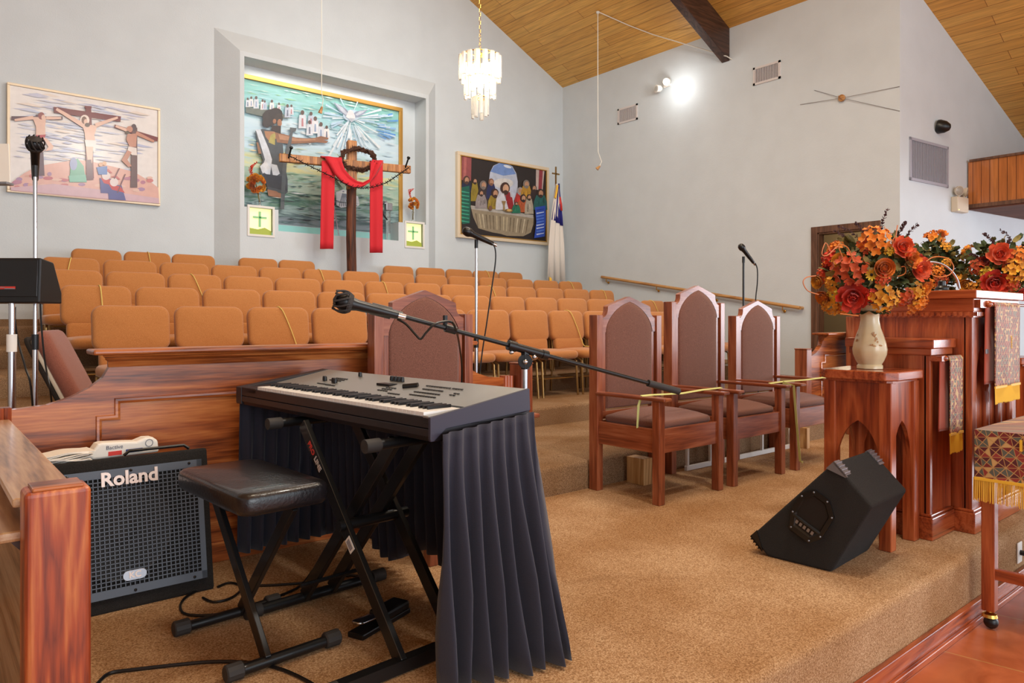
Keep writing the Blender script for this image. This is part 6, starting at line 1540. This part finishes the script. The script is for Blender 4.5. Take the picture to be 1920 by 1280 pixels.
# small vases with flowers on the niche ledges
for (vx, vy, hgt, px, py, sc_, lab, lab2) in ((487, 385, .22, 480, 345, 1.0, 'small orange and red flower bunch on the left niche ledge', 'slim clear bud vase on the left niche ledge'), (774, 413, .20, 775, 382, .75, 'small orange flower bunch on the right niche ledge', 'slim clear bud vase on the right niche ledge')):
    yv = yi+.10; b_ = onY(vx, vy, yv); zb_ = 2.936
    v = thing('bud_vase', lab2, 'vase', (b_.x, yv, zb_), 0, 'bud vases on the niche ledges'); bm = NB(); lathe(bm, [(.04, 0), (.045, .01), (.02, .05), (.012, .12), (.02, hgt)], seg=14); link('body', bm, 'glass_clear', v, smooth=60)
    t = thing('flower_bunch', lab, 'flowers', (b_.x, yv, zb_+hgt-.03), 0, 'small flower bunches in the niche'); c = onY(px, py, yv)-V(t.location)
    for k in range(24):
        d = V((random.uniform(-1, 1), random.uniform(-1, .2), random.uniform(-.8, 1))).normalized()
        bm = NB(); bloom(bm, c+V((d.x*.09, d.y*.06, d.z*.10))*sc_, d+V((0, -1.2, 0)), .055*sc_, 'ranunculus' if k % 3 else 'peony'); link('flower', bm, 'petal_'+('amber' if k < 14 else 'orange'), t, recalc=False)
    for k in range(4):
        bm = NB(); sprig(bm, [c+V((-.03, 0, .02)), c+V((-.05-.015*k, 0, .14+.02*k)), c+V((-.07+.03*k, 0, .24*sc_+.02*k))], 9, .022*sc_); link('red_sprig', bm, 'petal_red', t, recalc=False)
    bm = NB(); tube(bm, [(0, 0, -.1), c], .008, 6); link('stem', bm, 'leaf_olive', t)
# tall wooden cross
DC = 10.1; az = math.radians(64.6); cd = RT*math.sin(az)+FW*math.cos(az); cn = V((cd.y, -cd.x, 0))
cb = atD(659, 600, DC); CB = V((cb.x, cb.y, L7))
E2 = M(((cd.x, -cn.x, 0, 0), (cd.y, -cn.y, 0, 0), (0, 0, 1, 0), (0, 0, 0, 1)))   # local x along crossbeam, y away
t = thing('wooden_cross', 'tall rough wooden cross with a crossbeam, standing before the niche among the top row chairs', 'cross', CB)
zt_ = 3.95-L7; zc_ = 3.615-L7
bm = NB(); box(bm, -.065, .065, -.06, .06, zc_-.35, zt_, E2); link('upper_post', bm, 'cross_wood', t, bevel=.012)
bm = NB(); 
tube(bm, [E2 @ V((0, 0, .0)), E2 @ V((.008, 0, .6)), E2 @ V((-.006, 0, 1.2)), E2 @ V((0, 0, zc_-.33))], .068, 10); link('rough_trunk', bm, 'cross_bark', t, smooth=40)
bm = NB(); box(bm, -.98, .845, -.075, -.0, zc_-.055, zc_+.055, E2); cbm = link('crossbeam', bm, 'cross_wood', t, bevel=.01)
bm = NB(); box(bm, -.20, -.04, -.2, -.2, 0, 0, E2) if False else None
bm = NB(); box(bm, -.16, .16, -.14, .14, 0, .03, E2); link('foot', bm, 'cross_bark', t)
for x, zz in ((-.86, .0), (.76, .02)):
    bm = NB(); tube(bm, [E2 @ V((x, -.07, zc_+zz)), E2 @ V((x+.02, -.16, zc_+zz+.12))], .012, 8); tube(bm, [E2 @ V((x+.0185, -.155, zc_+zz+.115)), E2 @ V((x+.022, -.17, zc_+zz+.13))], .024, 8); link('nail', bm, 'wire_dark', t)
# crown of thorns
random.seed(8)
t = thing('thorn_crown', 'twisted brown thorn wreath hung over the centre of the wooden cross', 'wreath', CB+V((0, 0, zc_+.02)))
bm = NB()
for k in range(12):
    ph = random.uniform(0, 6); rr = .24+random.uniform(-.02, .02); P_ = []
    for i in range(25):
        a = 2*PI*i/24; r2 = rr+.025*math.cos(a*7+ph); P_.append(E2 @ V((.07+r2*math.cos(a)*1.0, -.10-.03*math.sin(a)+.02*math.sin(a*5+ph), .045+r2*.58*math.sin(a)+.02*math.sin(a*7+ph))))
    tube(bm, P_, .011, 5)
for k in range(70):
    a = random.uniform(0, 2*PI); p_ = E2 @ V((.07+.24*math.cos(a), -.11, .045+.14*math.sin(a))); d = V((random.gauss(0, 1), random.gauss(0, 1), random.gauss(0, 1))).normalized()*.07
    tube(bm, [p_, p_+d], [.006, .001], 4)
link('twisted_stems', bm, 'twig', t)
# barbed wire
t = thing('barbed_wire', 'dark barbed wire strung along the crossbeam of the wooden cross', 'wire', CB+V((0, 0, zc_)))
wp = [(-.86, .01), (-.6, -.10), (-.3, -.22), (-.05, -.33), (.2, -.33), (.45, -.24), (.62, -.12), (.78, .0)]
bm = NB(); tube(bm, [E2 @ V((x, -.16, z)) for x, z in wp], .006, 5, smooth=5); link('strand', bm, 'wire_dark', t)
bm = NB()
for k in range(26):
    u = k/25*(len(wp)-1); i = min(int(u), len(wp)-2); f = u-i; x = wp[i][0]*(1-f)+wp[i+1][0]*f; z = wp[i][1]*(1-f)+wp[i+1][1]*f
    for s in (-1, 1): tube(bm, [E2 @ V((x-.02, -.16, z-.02*s)), E2 @ V((x+.02, -.17, z+.025*s))], .004, 4)
link('barbs', bm, 'wire_dark', t)
# red cloth
t = thing('red_drape', 'long red cloth looped in a swag over the arms of the wooden cross', 'cloth', CB+V((0, 0, zc_)))
def ribbon_sheet(nm, cols):
    bm = NB(); g = [[bm.verts.new(E2 @ V(p_)) for p_ in c_] for c_ in cols]
    for i in range(len(g)-1):
        for j in range(len(g[0])-1): bm.faces.new((g[i][j], g[i+1][j], g[i+1][j+1], g[i][j+1]))
    o = link(nm, bm, 'red_cloth', t, smooth=180); so = o.modifiers.new('s', 'SOLIDIFY'); so.thickness = .008; return o
def lx(px): # local x on crossbeam from pixel column
    tt = (px-960)/FPX; c_ = CB; a_ = c_.dot(RT)-tt*c_.dot(FW); b2 = cd.dot(RT)-tt*cd.dot(FW); return -a_/b2
hz = lambda px, py: (HY-py)/FPX*((CB+cd*lx(px)).dot(FW)) + CAMZ - L7 - zc_
def panel(nm, xa, xb, yt_, yb_, dx):
    cols = []
    for j in range(13):
        v_ = j/12; row = []
        for i in range(11):
            u = i/10; px = xa+(xb-xa)*u+dx*v_; row.append((lx(px), -.115+.012*math.sin(u*8)*(.3+v_*.7), hz(px, yt_+(yb_-yt_)*v_)))
        cols.append(row)
    ribbon_sheet(nm, cols)
panel('left_fall', 600, 625, 304, 468, -3); panel('right_fall', 690, 714, 306, 475, 0)
cols = []
sw = [((603, 297), (636, 299)), ((612, 312), (637, 308)), ((622, 330), (642, 322)), ((636, 346), (652, 334)), ((656, 356), (664, 343)), ((676, 354), (676, 346)), ((690, 344), (688, 340)), ((700, 332), (690, 322)), ((708, 318), (691, 308)), ((714, 305), (694, 303))]
for a, c_ in sw:
    cols.append([(lx(a[0]+(c_[0]-a[0])*k/6), -.15-.02*math.sin(k*1.1), hz(a[0]+(c_[0]-a[0])*k/6, a[1]+(c_[1]-a[1])*k/6)) for k in range(7)])
ribbon_sheet('swag', cols)
for xa, xb in ((600, 637), (692, 715)):
    cols = []
    for k in range(9):
        a = PI*k/8; cols.append([(lx(xa+(xb-xa)*i/6), -.04-.075*math.cos(a), .045+.03*math.sin(a)) for i in range(7)])
    ribbon_sheet('top_fold', cols)
# stand behind the cross: small microphone on a thin stem in the tank, and a pump tap
t = thing('niche_microphone_stand', 'thin pale microphone stand behind the red drape inside the niche', 'stand', (onY(630, 420, yi+.15).x, yi+.15, 2.60))
a = onY(626, 385, yi+.15); b_ = onY(637, 440, yi+.15)
bm = NB(); tube(bm, [(b_.x-t.location.x, 0, .0), (a.x-t.location.x, 0, a.z-2.60)], .008, 6); link('stem', bm, 'chrome', t); bm = NB(); ball(bm, (a.x-t.location.x-.01, 0, a.z-2.60+.02), .03, 10, 6); link('capsule', bm, 'black_plastic', t)
ft = onY(726, 432, yi+.16)
t = thing('tank_heater', 'grey pump fitting with a black hose at the right end of the teal tank', 'fitting', (ft.x, yi+.16, 2.60))
O = V(t.location)
bm = NB(); a = onY(728, 388, yi+.16)-O; box(bm, a.x-.055, a.x+.055, -.04, .04, a.z-.06, a.z+.06); box(bm, a.x-.08, a.x-.03, -.03, .03, a.z+.03, a.z+.09); link('pump_head', bm, 'badge_grey', t, bevel=.01)
bm = NB(); tube(bm, [onY(x, y, yi+.13)-O for x, y in ((722, 378), (716, 385), (718, 400), (726, 412))], .012, 8, smooth=4); link('hose', bm, 'black_plastic', t, smooth=True)
bm = NB(); tube(bm, [(a.x, 0, 0), (a.x, 0, a.z-.05)], .035, 12); link('glass_tube', bm, 'glass_clear', t, smooth=40)
# flag
fb_ = V((8.9, 9.45, L7))
t = thing('flag', 'white flag with a blue canton and red cross hanging furled in the corner', 'flag', fb_)
def Lp(x, y): return V(onY(x, y, fb_.y))-fb_
tz = Lp(1042, 348)
bm = NB(); tube(bm, [(0, 0, .02), (0, 0, tz.z)], .014, 10); lathe(bm, [(.16, 0), (.16, .02), (.04, .05), (.02, .08)], seg=20); link('pole', bm, 'gold_metal', t, smooth=40)
bm = NB(); box(bm, -.012, .012, -.01, .01, tz.z, tz.z+.34); box(bm, -.085, .085, -.01, .01, tz.z+.20, tz.z+.225); link('cross_finial', bm, 'gold_metal', t)
def flagpart(nm, L_, R_, mat, off=0):
    bm = NB(); g = []
    for j in range(len(L_)):
        row = []
        for i in range(13):
            u = i/12; a, c_ = Lp(*L_[j]), Lp(*R_[j]); p_ = a.lerp(c_, u); row.append(bm.verts.new((p_.x, -.03-off+.03*math.sin(u*16+j*.3), p_.z)))
        g.append(row)
    for j in range(len(g)-1):
        for i in range(12): bm.faces.new((g[j][i], g[j][i+1], g[j+1][i+1], g[j+1][i]))
    o = link(nm, bm, mat, t, smooth=180); so = o.modifiers.new('s', 'SOLIDIFY'); so.thickness = .006
flagpart('white_field', [(1041, 345), (1036, 375), (1032, 410), (1028, 460), (1026, 527)], [(1044, 345), (1048, 385), (1051, 420), (1054, 460), (1056, 530)], 'flag_white')
flagpart('blue_canton', [(1042, 345), (1038, 375), (1035, 395), (1033, 412)], [(1045, 345), (1048, 380), (1050, 405), (1051, 424)], 'flag_blue', .012)
flagpart('red_cross', [(1044, 370), (1043, 380), (1046, 395)], [(1046, 370), (1049, 382), (1049.5, 396)], 'sticker_red', .022)
bm = NB(); a, c_ = Lp(1027, 522), Lp(1037, 531)
for k in range(12): p_ = a.lerp(c_, k/11); tube(bm, [(p_.x, -.05, p_.z+.03), (p_.x, -.05, p_.z-.05)], .006, 4)
a, c_ = Lp(1041, 348), Lp(1037, 372)
tube(bm, [(a.x, -.06, a.z), (a.x-.02, -.06, (a.z+c_.z)/2), (c_.x, -.06, c_.z)], .02, 6); fr_ = link('gold_fringe', bm, 'gold_fringe', t); fr_['kind'] = 'stuff'
# chandelier
DH = 8.6; hc0 = atD(900, 165, DH)
t = thing('chandelier', 'three-tier crystal chandelier hanging from a brass chain', 'chandelier', (hc0.x, hc0.y, atD(900, 105, DH).z))
O = V(t.location); zc0 = 0
zceil = ceil_z(hc0.x)-O.z-.01
bm = NB(); L_ = zceil; nl = int(L_/.05)
for k in range(nl):
    z_ = .02+k*.05; a = PI/2*(k % 2); P_ = [(.012*math.cos(b2)*math.cos(a), .012*math.cos(b2)*math.sin(a), z_+.028*math.sin(b2)) for b2 in [2*PI*i/8 for i in range(9)]]
    tube(bm, P_, .0032, 4, cap=False)
link('chain', bm, 'brass', t)
bm = NB(); lathe(bm, [(.06, 0), (.06, -.02), (.02, -.05)], T(0, 0, zceil), 18); link('ceiling_canopy', bm, 'brass', t)
bm = NB(); tube(bm, [(0, 0, .05), (0, 0, -.60)], .01, 8); lathe(bm, [(.03, -.0), (.05, .02), (.02, .04)], None, 14)
for r_, z_ in ((.235, -.01), (.175, -.27), (.09, -.50)):
    P_ = [(r_*math.cos(2*PI*i/24), r_*math.sin(2*PI*i/24), z_) for i in range(25)]; tube(bm, P_, .007, 5, cap=False)
    for k in range(4): a = PI/2*k; tube(bm, [(0, 0, z_), (r_*math.cos(a), r_*math.sin(a), z_)], .005, 5)
link('brass_frame', bm, 'brass', t)
for r_, z_, L_, N_, w_ in ((.24, -.005, .30, 16, .036), (.18, -.25, .26, 14, .030), (.095, -.50, .24, 9, .026)):
    bm = NB(); hprism(bm, [(w_*math.cos(a), w_*.55*math.sin(a)) for a in [PI/3*i+.2 for i in range(6)]], 0, 1); pc_ = link('crystal', bm, 'crystal', t)
    for k in range(N_):
        c_ = pc_ if k == 0 else pc_.copy()
        if k: C.objects.link(c_); c_.parent = t
        a = 2*PI*k/N_; l2 = L_*(1 if k % 2 else .86); c_.location = (r_*math.cos(a), r_*math.sin(a), z_-l2); c_.scale = (1, 1, l2); c_.rotation_euler = (0, 0, a+PI/2)
for k in range(5):
    a = 2*PI*k/5; bm = NB(); ball(bm, (.12*math.cos(a), .12*math.sin(a), -.13), .022, 10, 7, (1, 1, 1.5)); link('bulb', bm, 'bulb', t, smooth=True)
bm = NB(); ball(bm, (0.02, 0, -.36), .022, 10, 7, (1, 1, 1.5)); link('bulb', bm, 'bulb', t, smooth=True)
# hanging choir microphones
def onceil(px, py):
    r_ = ray(px, py); # z = 5.79-.474*(X-XS)
    s = (5.79+.474*XS-CAMZ-.02)/(r_.z+.474*r_.x); return CO+r_*s
h1 = onceil(1121, 22)
Dh = (h1-CO).dot(FW)
t = thing('hanging_microphone', 'white hanging microphone cord dropping from the ceiling in front of the side wall', 'microphone', h1)
bm = NB(); tube(bm, [V((0, 0, 0)), atD(1121, 150, Dh)-h1, atD(1121.5, 285, Dh)-h1, atD(1128, 303, Dh)-h1, atD(1124, 312, Dh)-h1], .007, 5); link('cord', bm, 'cord_white', t)
bm = NB(); e = atD(1119, 317, Dh)-h1; tube(bm, [atD(1125, 311, Dh)-h1, e], [.012, .03], 8); link('microphone_head', bm, 'rail_wood', t, smooth=True)
bm = NB(); lathe(bm, [(.02, -.03), (.03, .0)], None, 8); link('ceiling_hook', bm, 'cord_white', t)
e2 = onY(1361, 113, 6.16)
bm = NB(); tube(bm, [h1, onceil(1180, 48), onceil(1225, 65)] + [V((e2.x, 6.15, ceil_z(e2.x)-.50))], .008, 5)
h2 = V((e2.x+.25, 6.1, ceil_z(e2.x+.25)-.51)); D2_ = (h2-CO).dot(FW); h2 = atD(1388, 120, D2_)
tube(bm, [V((e2.x, 6.15, ceil_z(e2.x)-.50)), h2], .008, 5); tube(bm, [h2, atD(1388, 350, D2_), atD(1391, 357, D2_)], .006, 5)
o = link('ceiling_cord', bm, 'cord_white'); tag(o, 'white cord strung under the ceiling past the beam, its end hanging down the side wall', 'cord')
Dq = 7.4; h3 = atD(602, 40, Dq); zc3 = ceil_z(h3.x)-.01; h3 = V((h3.x, h3.y, zc3))
t = thing('hanging_microphone', 'small brown microphone on a white cord hanging in front of the river mural', 'microphone', h3)
bm = NB(); tube(bm, [V((0, 0, 0)), atD(603, 60, Dq)-h3, atD(603, 175, Dq)-h3, atD(606, 186, Dq)-h3, atD(604, 200, Dq)-h3], .004, 5); link('cord', bm, 'cord_white', t)
bm = NB(); tube(bm, [atD(604, 200, Dq)-h3, atD(600, 212, Dq)-h3], [.010, .022], 8); link('microphone_head', bm, 'rail_wood', t, smooth=True)
# ================================================================ LIGHT AND CAMERA
w = bpy.data.worlds.new('World'); sc.world = w; w.use_nodes = True
w.node_tree.nodes['Background'].inputs[0].default_value = (.82, .92, 1, 1); w.node_tree.nodes['Background'].inputs[1].default_value = 1.35
def area(name, loc, tgt, sx_, sy_, power, col):
    L = bpy.data.lights.new(name, 'AREA'); L.shape = 'RECTANGLE'; L.size = sx_; L.size_y = sy_; L.energy = power; L.color = col
    o = bpy.data.objects.new(name, L); C.objects.link(o); o.location = loc
    o.rotation_euler = (V(tgt)-V(loc)).to_track_quat('-Z', 'Y').to_euler(); return o
def point(name, loc, power, col, r=.06):
    L = bpy.data.lights.new(name, 'POINT'); L.energy = power; L.color = col; L.shadow_soft_size = r
    o = bpy.data.objects.new(name, L); C.objects.link(o); o.location = loc; return o
area('window_daylight', (14.5, -4.2, 2.3), (4, 3, 1.0), 6, 2.6, 420, (.86, .91, 1))
area('window_daylight_rear', (1.0, -8.5, 2.6), (4, 5, 2.2), 8, 3.0, 200, (.94, .96, 1))
area('ceiling_lamp', (1.5, 1.6, 6.8), (1.5, 2.2, 0), 1.2, 1.2, 60, (1, .84, .62))
area('ceiling_lamp', (5.2, 2.6, 6.4), (5.2, 3.4, 0), 1.6, 1.6, 80, (1, .86, .66))
area('choir_lamp', (5.0, 6.0, 6.2), (4.6, 8.6, 1.5), 2.5, 1.5, 80, (1, .96, .9))
area('niche_lamp', (4.7, yi+.16, 4.88), (4.7, yi+.2, 2.0), 2.4, .1, 4, (1, .97, .92))
point('chandelier_bulbs', (hc0.x, hc0.y, hc0.z+.12), 20, (1, .9, .72), .12)
point('ceiling_fill_light', (3.0, .8, 5.2), 200, (1, .93, .82), .15)  # unseen point light added above the view to brighten the boarded ceiling
point('passage_fill_light', (10.4, 4.9, 2.7), 12, (1, .85, .6), .1)  # added light without a fitting, lifts the dark passage behind the doorway
point('spot_bulb', onX(1257, 160, XS-.32), 5, (1, .98, .95), .05)
sc.view_settings.view_transform = 'Standard'; sc.view_settings.look = 'None'; sc.view_settings.gamma = 1; sc.view_settings.use_curve_mapping = False
sc.view_settings.exposure = 0.46
cam = bpy.data.cameras.new('camera'); cam.sensor_width = 36; cam.lens = FPX*36/1920; cam.shift_y = -40/1920; cam.clip_start = .02; cam.clip_end = 100
co = bpy.data.objects.new('camera', cam); C.objects.link(co); co.location = CO; co.rotation_euler = (PI/2, 0, A-PI/2); sc.camera = co
